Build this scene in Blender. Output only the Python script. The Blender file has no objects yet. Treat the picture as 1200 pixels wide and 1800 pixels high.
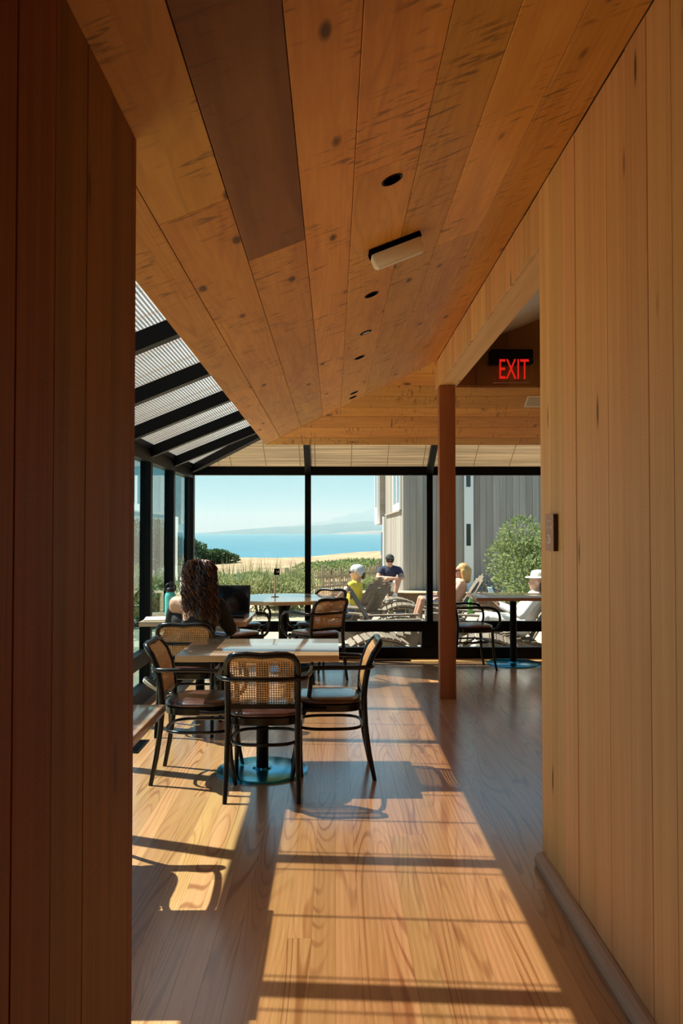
import bpy, bmesh, math, random
from mathutils import Vector, Matrix
R = math.radians
random.seed(7)
scene = bpy.context.scene
col = scene.collection

# ------------------------------------------------------------------ camera
cam_d = bpy.data.cameras.new('camera'); cam = bpy.data.objects.new('camera', cam_d); col.objects.link(cam)
cam_d.sensor_fit = 'VERTICAL'; cam_d.sensor_height = 36.0; cam_d.sensor_width = 24.0
cam_d.lens = 1455 / 1800 * 36.0
cam_d.clip_start = 0.05; cam_d.clip_end = 60000
cam.location = (0, 0, 1.45)
cam.rotation_euler = (R(90 + 1.339), 0, R(-0.512))
scene.camera = cam

# ------------------------------------------------------------------ sky, sun, exposure
w = bpy.data.worlds.new('sky'); scene.world = w; w.use_nodes = True
nt = w.node_tree; nt.nodes.clear()
out = nt.nodes.new('ShaderNodeOutputWorld'); bg = nt.nodes.new('ShaderNodeBackground')
tc = nt.nodes.new('ShaderNodeTexCoord'); sep = nt.nodes.new('ShaderNodeSeparateXYZ')
rmp = nt.nodes.new('ShaderNodeValToRGB')
nt.links.new(tc.outputs['Generated'], sep.inputs[0]); nt.links.new(sep.outputs[2], rmp.inputs[0])
e = rmp.color_ramp.elements
e[0].position = 0.0; e[0].color = (0.50, 0.76, 0.83, 1)
e[1].position = 1.0; e[1].color = (0.10, 0.28, 0.58, 1)
x = rmp.color_ramp.elements.new(0.12); x.color = (0.40, 0.71, 0.83, 1)
x = rmp.color_ramp.elements.new(0.35); x.color = (0.22, 0.52, 0.76, 1)
nt.links.new(rmp.outputs[0], bg.inputs[0]); nt.links.new(bg.outputs[0], out.inputs[0])
bg.inputs[1].default_value = 0.57
sun_d = bpy.data.lights.new('sun', 'SUN'); sun = bpy.data.objects.new('sun', sun_d); col.objects.link(sun)
SUN_DIR = Vector((0.607, -0.225, -1.0)).normalized()          # the way the light travels
sun.rotation_euler = SUN_DIR.to_track_quat('-Z', 'Y').to_euler()
sun.location = (-20, 10, 30)
sun_d.energy = 7.2; sun_d.angle = R(0.53); sun_d.color = (1.0, 0.91, 0.78)
vs = scene.view_settings
vs.view_transform = 'Standard'; vs.look = 'None'; vs.gamma = 1.0; vs.use_curve_mapping = False
vs.exposure = 0.85
scene.cycles.max_bounces = 14; scene.cycles.diffuse_bounces = 8; scene.cycles.transparent_max_bounces = 24

# ------------------------------------------------------------------ helpers: objects
def tag(o, label=None, cat=None, group=None, kind=None):
    if label: o['label'] = label
    if cat: o['category'] = cat
    if group: o['group'] = group
    if kind: o['kind'] = kind
    return o
def empty(name, loc=(0, 0, 0), rz=0.0, label=None, cat=None, group=None, kind=None):
    o = bpy.data.objects.new(name, None); col.objects.link(o)
    o.empty_display_size = 0.1
    o.location = loc; o.rotation_euler = (0, 0, rz)
    return tag(o, label, cat, group, kind)
def obj(name, me, mat=None, parent=None, mtx=None):
    o = bpy.data.objects.new(name, me); col.objects.link(o)
    if mat is not None and not me.materials: me.materials.append(mat)
    if parent: o.parent = parent
    if mtx is not None: o.matrix_local = mtx
    return o
def copy_tree(o, parent=None):
    c = o.copy(); col.objects.link(c); c.parent = parent
    for ch in list(o.children): copy_tree(ch, c)
    return c

class MB:
    """collects shapes into ONE mesh"""
    def __init__(s): s.v = []; s.f = []
    def add(s, vs_, fs):
        n = len(s.v); s.v += [tuple(p) for p in vs_]; s.f += [tuple(i + n for i in f) for f in fs]; return s
    def box(s, a, b):
        x0, y0, z0 = a; x1, y1, z1 = b
        return s.add([(x0,y0,z0),(x1,y0,z0),(x1,y1,z0),(x0,y1,z0),(x0,y0,z1),(x1,y0,z1),(x1,y1,z1),(x0,y1,z1)],
                     [(3,2,1,0),(4,5,6,7),(0,1,5,4),(1,2,6,5),(2,3,7,6),(3,0,4,7)])
    def bar(s, p, q, wd, ht, up=(0, 0, 1)):
        """rectangular bar from p to q; wd across, ht along up, centred"""
        p = Vector(p); q = Vector(q); d = (q - p).normalized(); up = Vector(up)
        sd = d.cross(up).normalized(); u = sd.cross(d).normalized()
        a = sd * wd / 2; b = u * ht / 2
        return s.add([p-a-b, p+a-b, p+a+b, p-a+b, q-a-b, q+a-b, q+a+b, q-a+b],
                     [(0,1,2,3),(7,6,5,4),(4,5,1,0),(5,6,2,1),(6,7,3,2),(7,4,0,3)])
    def tube(s, pts, rad, n=8, closed=False, flat=1.0):
        pts = [Vector(p) for p in pts]; m = len(pts)
        if not hasattr(rad, '__len__'): rad = [rad] * m
        t0 = (pts[1] - pts[0]).normalized()
        ref = Vector((0, 0, 1)) if abs(t0.z) < 0.9 else Vector((1, 0, 0))
        nrm = t0.cross(ref).normalized(); vs_ = []; prev = t0
        for i, p in enumerate(pts):
            if closed: t = (pts[(i+1) % m] - pts[i-1]).normalized()
            elif i == 0: t = t0
            elif i == m-1: t = (pts[i] - pts[i-1]).normalized()
            else: t = (pts[i+1] - pts[i-1]).normalized()
            q = prev.rotation_difference(t); nrm = (q @ nrm); nrm = (nrm - t * nrm.dot(t)).normalized(); prev = t
            b = t.cross(nrm)
            for k in range(n):
                a = 2 * math.pi * k / n
                vs_.append(p + (nrm * math.cos(a) + b * math.sin(a) * flat) * rad[i])
        fs = []
        for i in range(m if closed else m-1):
            j = (i + 1) % m
            for k in range(n):
                l = (k + 1) % n
                fs.append((i*n+k, i*n+l, j*n+l, j*n+k))
        if not closed:
            fs.append(tuple(range(n-1, -1, -1))); fs.append(tuple((m-1)*n + k for k in range(n)))
        return s.add(vs_, fs)
    def lathe(s, prof, n=32, c=(0, 0, 0), sx=1.0, sy=1.0, ex=2.0):
        """prof: (radius, z) bottom to top, closed caps; ex>2 gives a squarish outline"""
        vs_ = []; cx, cy, cz = c
        for r_, z in prof:
            for k in range(n):
                a = 2 * math.pi * k / n; ca, sa = math.cos(a), math.sin(a)
                X = math.copysign(abs(ca) ** (2/ex), ca); Y = math.copysign(abs(sa) ** (2/ex), sa)
                vs_.append((cx + r_ * X * sx, cy + r_ * Y * sy, cz + z))
        fs = []
        for i in range(len(prof)-1):
            for k in range(n):
                l = (k+1) % n; fs.append((i*n+k, i*n+l, (i+1)*n+l, (i+1)*n+k))
        fs.append(tuple(range(n-1, -1, -1))); m = len(prof)-1; fs.append(tuple(m*n+k for k in range(n)))
        return s.add(vs_, fs)
    def capsule(s, p, r0, q, r1, n=12, rings=4):
        p = Vector(p); q = Vector(q); d = q - p
        if d.length < 1e-6: d = Vector((0, 0, 1e-4)); q = p + d
        t = d.normalized(); ref = Vector((0, 0, 1)) if abs(t.z) < 0.9 else Vector((1, 0, 0))
        a = t.cross(ref).normalized(); b = t.cross(a); prof = []
        for i in range(rings):
            an = -math.pi/2 + (i + 0.35) / rings * math.pi/2; prof.append((p + t * math.sin(an) * r0, math.cos(an) * r0))
        prof += [(p, r0), (q, r1)]
        for i in range(rings):
            an = (i + 0.65) / rings * math.pi/2; prof.append((q + t * math.sin(an) * r1, math.cos(an) * r1))
        vs_ = [c_ + (a * math.cos(2*math.pi*k/n) + b * math.sin(2*math.pi*k/n)) * r_ for c_, r_ in prof for k in range(n)]
        fs = [(i*n+k, i*n+(k+1) % n, (i+1)*n+(k+1) % n, (i+1)*n+k) for i in range(len(prof)-1) for k in range(n)]
        fs.append(tuple(range(n-1, -1, -1))); m = len(prof)-1; fs.append(tuple(m*n+k for k in range(n)))
        return s.add(vs_, fs)
    def mesh(s, name, smooth=False, angle=None):
        me = bpy.data.meshes.new(name); me.from_pydata(s.v, [], s.f); me.update()
        bm = bmesh.new(); bm.from_mesh(me); bmesh.ops.recalc_face_normals(bm, faces=bm.faces); bm.to_mesh(me); bm.free()
        if smooth:
            me.polygons.foreach_set('use_smooth', [True] * len(me.polygons))
            if angle:
                try: me.set_sharp_from_angle(angle=R(angle))
                except Exception: pass
        return me
    def build(s, name, mat, parent=None, smooth=False, angle=40, mtx=None):
        return obj(name, s.mesh(name, smooth, angle), mat, parent, mtx)

def rbox(name, a, b, mat, parent=None, bev=0.004, seg=2):
    """box with rounded edges"""
    mb = MB().box(a, b); me = mb.mesh(name); bm = bmesh.new(); bm.from_mesh(me)
    bmesh.ops.bevel(bm, geom=bm.edges[:], offset=bev, segments=seg, affect='EDGES', profile=0.6)
    bm.to_mesh(me); bm.free()
    me.polygons.foreach_set('use_smooth', [True] * len(me.polygons))
    try: me.set_sharp_from_angle(angle=R(35))
    except Exception: pass
    return obj(name, me, mat, parent)

def spline(ctrl, n=8, closed=False):
    P = [Vector(c) for c in ctrl]; out_ = []; m = len(P)
    for i in range(m if closed else m-1):
        if closed: p0, p1, p2, p3 = P[i-1], P[i], P[(i+1) % m], P[(i+2) % m]
        else: p0, p1, p2, p3 = P[max(i-1, 0)], P[i], P[i+1], P[min(i+2, m-1)]
        for k in range(n):
            t = k / n
            out_.append(0.5 * ((2*p1) + (p2-p0)*t + (2*p0-5*p1+4*p2-p3)*t*t + (3*p1-p0-3*p2+p3)*t**3))
    if not closed: out_.append(P[-1])
    return out_

def plank(name, mat, parent, O, U, V, poly, t, bev=0.0018):
    """board lying in the plane O,U,V with its seen face at O; poly in (u,v) metres; grain along local x. Goes t behind the face (along U x V)"""
    U = Vector(U).normalized(); V = Vector(V).normalized(); N = U.cross(V).normalized()
    cu = sum(p[0] for p in poly) / len(poly); cv = sum(p[1] for p in poly) / len(poly)
    area = sum(poly[i-1][0]*poly[i][1] - poly[i][0]*poly[i-1][1] for i in range(len(poly)))
    if area < 0: poly = poly[::-1]
    P = [Vector((u - cu, v - cv)) for u, v in poly]; m = len(P); ins = []
    for i in range(m):
        a = (P[i] - P[i-1]).normalized(); b = (P[(i+1) % m] - P[i]).normalized()
        na = Vector((-a.y, a.x)); nb = Vector((-b.y, b.x)); k = (na + nb); k = k / max(k.dot(na), 0.3)
        ins.append(P[i] + k * bev)
    v = [(p.x, p.y, 0) for p in ins] + [(p.x, p.y, bev) for p in P] + [(p.x, p.y, t) for p in P]
    f = [tuple(range(m-1, -1, -1))] + [tuple(2*m + i for i in range(m))]
    for L in (0, 1):
        for i in range(m):
            j = (i+1) % m; f.append((L*m+i, L*m+j, (L+1)*m+j, (L+1)*m+i))
    me = bpy.data.meshes.new(name); me.from_pydata(v, [], f); me.update()
    org = Vector(O) + U * cu + V * cv
    M = Matrix(((U.x, V.x, N.x, org.x), (U.y, V.y, N.y, org.y), (U.z, V.z, N.z, org.z), (0, 0, 0, 1)))
    return obj(name, me, mat, parent, M)

def text_mesh(name, s, size, mat, parent, mtx, ext=0.002, align='CENTER', sx=1.0):
    cu = bpy.data.curves.new(name, 'FONT'); cu.body = s; cu.size = size; cu.extrude = ext
    cu.align_x = align; cu.align_y = 'CENTER'
    tmp = bpy.data.objects.new(name, cu); col.objects.link(tmp)
    dg = bpy.context.evaluated_depsgraph_get(); me = bpy.data.meshes.new_from_object(tmp.evaluated_get(dg))
    bpy.data.objects.remove(tmp)
    for v in me.vertices: v.co.x *= sx
    me.materials.clear()
    return obj(name, me, mat, parent, mtx)

def blob(name, caps, mat, parent=None, voxel=0.012, it=6):
    """one continuous skin over tapered limbs: union by voxel remesh, then smoothed"""
    mb = MB()
    for c in caps: mb.capsule(*c)
    me = mb.mesh(name); tmp = bpy.data.objects.new('tmp', me); col.objects.link(tmp)
    m = tmp.modifiers.new('r', 'REMESH'); m.mode = 'VOXEL'; m.voxel_size = voxel
    m = tmp.modifiers.new('s', 'SMOOTH'); m.iterations = it; m.factor = 0.5
    dg = bpy.context.evaluated_depsgraph_get(); me2 = bpy.data.meshes.new_from_object(tmp.evaluated_get(dg))
    bpy.data.objects.remove(tmp)
    me2.polygons.foreach_set('use_smooth', [True] * len(me2.polygons)); me2.name = name; me2.materials.clear()
    return obj(name, me2, mat, parent)

# ------------------------------------------------------------------ helpers: materials
def new_mat(name):
    m = bpy.data.materials.new(name); m.use_nodes = True
    return m, m.node_tree.nodes, m.node_tree.links, m.node_tree.nodes['Principled BSDF']
def plain(name, c, rough=0.5, metal=0.0, spec=0.5, coat=0.0, var=0.0, scale=20.0, bump=0.0):
    m, n, l, b = new_mat(name)
    b.inputs['Base Color'].default_value = (*c, 1); b.inputs['Roughness'].default_value = rough
    b.inputs['Metallic'].default_value = metal; b.inputs['Specular IOR Level'].default_value = spec
    b.inputs['Coat Weight'].default_value = coat; b.inputs['Coat Roughness'].default_value = 0.15
    if var or bump:
        t = n.new('ShaderNodeTexCoord'); z = n.new('ShaderNodeTexNoise'); z.inputs['Scale'].default_value = scale
        z.inputs['Detail'].default_value = 5
        l.new(t.outputs['Object'], z.inputs['Vector'])
        if var:
            r_ = n.new('ShaderNodeValToRGB'); l.new(z.outputs['Fac'], r_.inputs[0])
            r_.color_ramp.elements[0].position = 0.3; r_.color_ramp.elements[1].position = 0.7
            r_.color_ramp.elements[0].color = (*[max(0, q*(1-var)) for q in c], 1)
            r_.color_ramp.elements[1].color = (*[min(1, q*(1+var)) for q in c], 1)
            l.new(r_.outputs[0], b.inputs['Base Color'])
        if bump:
            bp = n.new('ShaderNodeBump'); bp.inputs['Strength'].default_value = bump; bp.inputs['Distance'].default_value = 0.01
            l.new(z.outputs['Fac'], bp.inputs['Height']); l.new(bp.outputs[0], b.inputs['Normal'])
    return m

def wood(name, light, dark, rough=0.5, fine=(3.0, 70.0), broad=(0.7, 9.0), cath=0.0, cscale=(0.7, 9.0), knots=0.0, kscale=(2.2, 5.5),
         stains=0.0, tone=0.22, hue=0.02, coat=0.0, spec=0.5, bump=0.12, crough=0.22, cior=1.5, cstr=0.72, knotcol=(0.06, 0.022, 0.008), cdark=(0.30, 0.11, 0.03), saw=0.0):
    m, n, l, b = new_mat(name)
    t = n.new('ShaderNodeTexCoord'); oi = n.new('ShaderNodeObjectInfo')
    ml = n.new('ShaderNodeVectorMath'); ml.operation = 'MULTIPLY'; ml.inputs[1].default_value = (53.0, 91.0, 17.0)
    l.new(oi.outputs['Random'], ml.inputs[0])
    ad = n.new('ShaderNodeVectorMath'); ad.operation = 'ADD'
    l.new(t.outputs['Object'], ad.inputs[0]); l.new(ml.outputs[0], ad.inputs[1])
    def mapped(sx, sy):
        q = n.new('ShaderNodeMapping'); q.inputs['Scale'].default_value = (sx, sy, sy); l.new(ad.outputs[0], q.inputs['Vector']); return q.outputs[0]
    def noise(sx, sy, det=4, dist=0.0):
        q = n.new('ShaderNodeTexNoise'); q.inputs['Scale'].default_value = 1.0; q.inputs['Detail'].default_value = det
        q.inputs['Distortion'].default_value = dist; l.new(mapped(sx, sy), q.inputs['Vector']); return q.outputs['Fac']
    def math_(op, a, v=None, w_=None):
        q = n.new('ShaderNodeMath'); q.operation = op
        for i, z in enumerate((a, v, w_)):
            if z is None: continue
            if isinstance(z, (int, float)): q.inputs[i].default_value = z
            else: l.new(z, q.inputs[i])
        return q.outputs[0]
    def rng(a, lo, hi, o0=0.0, o1=1.0):
        q = n.new('ShaderNodeMapRange'); q.inputs[1].default_value = lo; q.inputs[2].default_value = hi
        q.inputs[3].default_value = o0; q.inputs[4].default_value = o1; l.new(a, q.inputs[0]); return q.outputs[0]
    def mix(f, a, c, mode='MIX'):
        q = n.new('ShaderNodeMix'); q.data_type = 'RGBA'; q.blend_type = mode
        if isinstance(f, (int, float)): q.inputs[0].default_value = f
        else: l.new(f, q.inputs[0])
        for i, z in ((6, a), (7, c)):
            if isinstance(z, tuple): q.inputs[i].default_value = (*z, 1)
            else: l.new(z, q.inputs[i])
        return q.outputs[2]
    nf = noise(*fine, det=5); nb = noise(*broad, det=3, dist=0.6)
    f = math_('ADD', math_('MULTIPLY', nf, 0.45), math_('MULTIPLY', nb, 0.75))
    c = mix(rng(f, 0.38, 0.82), light, dark)
    if cath:
        nc = noise(*cscale, det=1.0, dist=0.25)
        s_ = math_('SINE', math_('MULTIPLY', nc, cath))
        fr = rng(s_, 0.35, 0.95, 0.0, cstr)
        wob = rng(noise(0.6, 5.0, det=2), 0.35, 0.62)
        c = mix(math_('MULTIPLY', fr, wob), c, cdark)
    if stains:
        ns = noise(46.0, 9.0, det=2, dist=0.5); nm = noise(3.2, 4.0, det=2)
        c = mix(math_('MULTIPLY', math_('MULTIPLY', rng(ns, 0.56, 0.68), rng(nm, 0.46, 0.60)), stains), c, knotcol)
    if knots:
        vo = n.new('ShaderNodeTexVoronoi'); vo.inputs['Scale'].default_value = 1.0
        l.new(mapped(*kscale), vo.inputs['Vector'])
        sepc = n.new('ShaderNodeSeparateColor'); l.new(vo.outputs['Color'], sepc.inputs[0])
        on = math_('GREATER_THAN', sepc.outputs[0], 1.0 - knots)
        d_ = math_('ADD', vo.outputs['Distance'], math_('MULTIPLY', math_('SUBTRACT', nf, 0.5), 0.06))
        kn = math_('MULTIPLY', rng(d_, 0.07, 0.15, 1.0, 0.0), on)
        halo = math_('MULTIPLY', rng(d_, 0.10, 0.34, 0.45, 0.0), on)
        c = mix(halo, c, dark); c = mix(math_('MULTIPLY', kn, 0.88), c, knotcol)
    tn = rng(oi.outputs['Random'], 0.0, 1.0, 1.0 - tone, 1.0 + tone)
    hs = n.new('ShaderNodeHueSaturation'); l.new(c, hs.inputs['Color']); l.new(tn, hs.inputs['Value'])
    l.new(rng(math_('FRACT', math_('MULTIPLY', oi.outputs['Random'], 17.3)), 0, 1, 0.5 - hue, 0.5 + hue), hs.inputs['Hue'])
    l.new(hs.outputs[0], b.inputs['Base Color'])
    b.inputs['Roughness'].default_value = rough; b.inputs['Specular IOR Level'].default_value = spec
    b.inputs['Coat Weight'].default_value = coat; b.inputs['Coat Roughness'].default_value = crough; b.inputs['Coat IOR'].default_value = cior
    bp = n.new('ShaderNodeBump'); bp.inputs['Strength'].default_value = bump; bp.inputs['Distance'].default_value = 0.004
    hgt = nf
    if saw:
        hgt = math_('ADD', nf, math_('MULTIPLY', noise(160.0, 3.0, det=2), saw))
    l.new(hgt, bp.inputs['Height']); l.new(bp.outputs[0], b.inputs['Normal'])
    return m

def thin_glass(name, tint, refl_rough=0.0, ior=1.5, graze=None):
    m, n, l, b = new_mat(name); n.remove(b); o = n['Material Output']
    tr = n.new('ShaderNodeBsdfTransparent'); tr.inputs[0].default_value = (*tint, 1)
    gl = n.new('ShaderNodeBsdfGlossy'); gl.inputs['Roughness'].default_value = refl_rough
    lw_ = n.new('ShaderNodeLayerWeight'); lw_.inputs[0].default_value = 0.5
    pw_ = n.new('ShaderNodeMath'); pw_.operation = 'POWER'; pw_.inputs[1].default_value = 5.0
    ma_ = n.new('ShaderNodeMath'); ma_.operation = 'MULTIPLY_ADD'; f0 = ((ior - 1) / (ior + 1)) ** 2
    ma_.inputs[1].default_value = 1 - f0; ma_.inputs[2].default_value = f0; mx = n.new('ShaderNodeMixShader')
    if graze:                                          # longer path through the tinted glass at a slant absorbs more
        cp = n.new('ShaderNodeMix'); cp.data_type = 'RGBA'; p3 = n.new('ShaderNodeMath'); p3.operation = 'POWER'; p3.inputs[1].default_value = 3.0
        l.new(lw_.outputs['Facing'], p3.inputs[0]); l.new(p3.outputs[0], cp.inputs[0])
        cp.inputs[6].default_value = (*tint, 1); cp.inputs[7].default_value = (*graze, 1); l.new(cp.outputs[2], tr.inputs[0])
    l.new(lw_.outputs['Facing'], pw_.inputs[0]); l.new(pw_.outputs[0], ma_.inputs[0])
    l.new(ma_.outputs[0], mx.inputs[0]); l.new(tr.outputs[0], mx.inputs[1]); l.new(gl.outputs[0], mx.inputs[2]); l.new(mx.outputs[0], o.inputs[0])
    return m
def translucent(name, tcol, dcol, transp, gloss=0.06, stripes=None):
    """sheet: part of the light goes straight through, the rest is scattered through and back"""
    m, n, l, b = new_mat(name); n.remove(b); o = n['Material Output']
    tr = n.new('ShaderNodeBsdfTransparent'); tr.inputs[0].default_value = (*tcol, 1)
    tl = n.new('ShaderNodeBsdfTranslucent'); df = n.new('ShaderNodeBsdfDiffuse')
    a = n.new('ShaderNodeMixShader'); a.inputs[0].default_value = 0.45
    c = n.new('ShaderNodeMixShader'); c.inputs[0].default_value = transp
    l.new(tl.outputs[0], a.inputs[1]); l.new(df.outputs[0], a.inputs[2]); l.new(a.outputs[0], c.inputs[1]); l.new(tr.outputs[0], c.inputs[2])
    for q in (tl, df): q.inputs[0].default_value = (*dcol, 1)
    if stripes:
        t = n.new('ShaderNodeTexCoord'); mp = n.new('ShaderNodeMapping'); mp.inputs['Scale'].default_value = stripes
        z = n.new('ShaderNodeTexNoise'); z.inputs['Scale'].default_value = 1; z.inputs['Detail'].default_value = 3
        l.new(t.outputs['Object'], mp.inputs[0]); l.new(mp.outputs[0], z.inputs['Vector'])
        r_ = n.new('ShaderNodeValToRGB'); l.new(z.outputs['Fac'], r_.inputs[0])
        r_.color_ramp.elements[0].position = 0.32; r_.color_ramp.elements[1].position = 0.66
        r_.color_ramp.elements[0].color = (*[q*0.62 for q in dcol], 1); r_.color_ramp.elements[1].color = (*[min(1, q*1.15) for q in dcol], 1)
        for q in (tl, df): l.new(r_.outputs[0], q.inputs[0])
    l.new(c.outputs[0], o.inputs[0])
    return m

M = {}
M['floor'] = wood('fir_floor', (0.62, 0.365, 0.165), (0.47, 0.235, 0.088), rough=0.30, fine=(4, 170), broad=(0.6, 16), cath=120, cscale=(0.42, 5.0),
                  knots=0.05, kscale=(1.2, 5), tone=0.13, hue=0.008, coat=1.0, crough=0.17, cior=1.6, spec=0.5, bump=0.05, cdark=(0.25, 0.08, 0.022))
M['cedar'] = wood('cedar_ceiling', (0.82, 0.42, 0.090), (0.63, 0.275, 0.052), rough=0.55, fine=(5, 60), broad=(0.9, 9), cath=95, cscale=(0.40, 3.8), cstr=0.20,
                  knots=0.6, kscale=(3.0, 7), stains=0.62, tone=0.12, hue=0.007, cdark=(0.33, 0.13, 0.036), saw=0.5, bump=0.18)
M['cedar_dark'] = wood('cedar_weathered_board', (0.37, 0.185, 0.048), (0.25, 0.115, 0.028), rough=0.6, fine=(5, 60), cath=20, cscale=(0.8, 3.6), knots=0.4, kscale=(3.0, 9),
                       stains=0.3, tone=0.1, cdark=(0.12, 0.05, 0.016), saw=0.5)
M['cedar_wall'] = wood('cedar_wall_board', (0.79, 0.475, 0.195), (0.63, 0.33, 0.112), rough=0.6, fine=(2.2, 75), broad=(0.4, 16), knots=0.30, kscale=(2.1, 11),
                       tone=0.11, hue=0.008, saw=1.0, bump=0.25)
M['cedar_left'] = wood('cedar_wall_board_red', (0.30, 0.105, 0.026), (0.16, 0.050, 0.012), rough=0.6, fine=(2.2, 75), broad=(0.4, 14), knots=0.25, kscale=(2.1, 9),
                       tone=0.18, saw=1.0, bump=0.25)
M['cedar_shade'] = wood('cedar_gable_board', (0.30, 0.125, 0.042), (0.20, 0.075, 0.024), rough=0.6, fine=(2.2, 75), knots=0.25, tone=0.15)
M['post'] = wood('redwood_post', (0.45, 0.20, 0.065), (0.30, 0.115, 0.034), rough=0.55, fine=(2.2, 70), knots=0.25, kscale=(2.4, 14), tone=0.0)
M['rail_wood'] = wood('weathered_base_rail', (0.62, 0.46, 0.30), (0.42, 0.30, 0.185), rough=0.7, fine=(2.2, 60), knots=0.25, tone=0.05)
M['table'] = wood('oak_tabletop', (0.66, 0.43, 0.235), (0.50, 0.285, 0.14), rough=0.28, fine=(3, 90), broad=(0.5, 17), cath=0, tone=0.04, coat=1.0, crough=0.09, cior=1.75, bump=0.02)
M['backing'] = plain('dark_gap_backing', (0.02, 0.010, 0.005), 0.9)
M['black_metal'] = plain('black_window_metal', (0.0025, 0.0025, 0.003), 0.42, spec=0.16)
M['black_lacquer'] = plain('black_lacquered_bentwood', (0.004, 0.0035, 0.0035), 0.24, spec=0.4, coat=0.15)
M['sky_blue_base'] = plain('base_metal_sky_reflection', (0.055, 0.52, 0.76), 0.20, metal=0.9, coat=0.3)  # blue sky reflection on the black table bases, put into the metal colour
M['leather'] = plain('brown_leather', (0.075, 0.028, 0.022), 0.30, spec=0.6, coat=0.8, var=0.25, scale=60, bump=0.08)
M['cane'] = plain('woven_cane', (0.72, 0.44, 0.19), 0.45, var=0.22, scale=35)
M['glass'] = thin_glass('window_glass', (0.95, 0.985, 0.98))
M['glass_tint'] = thin_glass('side_window_glass', (0.93, 0.97, 0.96), ior=1.5, graze=(0.12, 0.44, 0.50))
M['acrylic'] = thin_glass('clear_acrylic', (0.97, 0.97, 0.97))
M['poly'] = translucent('fluted_polycarbonate', (0.97, 0.95, 0.92), (0.86, 0.87, 0.86), 0.78)
M['poly_rib'] = translucent('polycarbonate_rib', (0.42, 0.38, 0.33), (0.16, 0.14, 0.12), 0.30)
M['blind'] = translucent('woven_bamboo_blind', (1, 0.93, 0.8), (0.50, 0.41, 0.29), 0.12, stripes=(1.0, 60.0, 1.0))
M['cord'] = plain('blind_cord', (0.50, 0.40, 0.24), 0.8)
M['white_paint'] = plain('white_paint', (0.72, 0.72, 0.70), 0.6)
M['cream_plastic'] = plain('cream_plastic', (0.86, 0.81, 0.66), 0.35)
M['void'] = plain('black_can', (0.001, 0.001, 0.001), 0.8, spec=0.0)
M['chrome'] = plain('pale_reflector', (0.6, 0.58, 0.55), 0.25, metal=0.8)
M['seal_green'] = plain('grey_green_gasket', (0.13, 0.14, 0.10), 0.7)

Z0 = 1.45
def zc(x_): return 2.614 + 0.39 * x_                 # the side slope of the boarded ceiling
def zf(y_): return 2.338 + 0.55 * (8.5 - y_)         # its far slope
XE, YE = -0.707, 8.5                                 # eave lines
XR, YC = 0.913, 3.65                                 # right wall face and its corner
XLW, YLW = -0.489, 2.04                              # left wall face and its end
XW, YW = -1.61, 9.46                                 # inside faces of the glazed walls
XMAX = 4.3; YMIN = -2.2

# ------------------------------------------------------------------ floor
fl = MB().box((-1.80, YMIN, -0.16), (XMAX + 0.1, YW + 0.06, -0.0215)).build('floor', M['backing'])
tag(fl, 'reddish fir plank floor running towards the sea window', kind='structure')
pw = 0.086; nplk = 0
xx = -1.80
while xx < 3.0:
    yy = YMIN; first = True
    while yy < 9.27:
        ln = random.uniform(2.2, 5.0)
        if first: ln *= random.random() + 0.25; first = False
        y1 = min(yy + ln, 9.27)
        if 9.27 - y1 < 0.5: y1 = 9.27
        if not (y1 < 0.6):
            plank('plank', M['floor'], fl, (0, 0, 0), (0, 1, 0), (1, 0, 0), [(yy, xx), (y1 - 0.0004, xx), (y1 - 0.0004, xx + pw - 0.0004), (yy, xx + pw - 0.0004)], 0.021, 0.0003)
        yy = y1
    xx += pw
plank('plank', M['floor'], fl, (0, 0, 0), (0, 1, 0), (1, 0, 0), [(YMIN, 3.002), (9.27, 3.002), (9.27, XMAX), (YMIN, XMAX)], 0.021, 0.0006)
for a_, b_ in ((-1.80, 0.4), (0.4, 2.3), (2.3, XMAX)):
    plank('threshold_plank', M['cedar_wall'], fl, (0, 0, 0), (1, 0, 0), (0, -1, 0), [(a_, -9.46), (b_ - 0.002, -9.46), (b_ - 0.002, -9.272), (a_, -9.272)], 0.021)

# ------------------------------------------------------------------ walls of boards
def wall_boards(root, mat, face_x, ys, z0f, z1f, normal, t=0.02, gap=0.0016):
    """vertical boards on a plane x=face_x; ys: seams; normal +1 faces +x, -1 faces -x"""
    for a, b in zip(ys[:-1], ys[1:]):
        jitter = random.uniform(0, 0.0025)
        a2, b2 = a + gap, b
        poly = [(z0f(a2), a2), (z1f(a2), a2), (z1f(b2), b2), (z0f(b2), b2)]
        if normal < 0:  plank('board', mat, root, (face_x + jitter, 0, 0), (0, 0, 1), (0, -1, 0), [(u, -v) for u, v in poly], t)
        else:           plank('board', mat, root, (face_x - jitter, 0, 0), (0, 0, 1), (0, 1, 0), poly, t)
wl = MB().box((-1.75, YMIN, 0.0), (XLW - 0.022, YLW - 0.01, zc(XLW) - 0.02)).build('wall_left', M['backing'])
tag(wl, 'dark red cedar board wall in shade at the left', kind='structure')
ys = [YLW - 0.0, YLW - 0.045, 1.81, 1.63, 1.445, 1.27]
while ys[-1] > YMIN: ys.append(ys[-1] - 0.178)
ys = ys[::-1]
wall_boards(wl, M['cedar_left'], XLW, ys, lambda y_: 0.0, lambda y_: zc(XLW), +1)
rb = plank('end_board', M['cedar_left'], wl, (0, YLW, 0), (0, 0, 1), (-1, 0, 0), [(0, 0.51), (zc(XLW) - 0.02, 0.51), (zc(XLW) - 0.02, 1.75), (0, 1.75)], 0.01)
wr = MB().box((XR + 0.022, YMIN, 0.0), (XR + 0.145, YC - 0.012, 2.95)).build('wall_right', M['backing'])
tag(wr, 'light cedar board wall at the right with long vertical boards', kind='structure')
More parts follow.
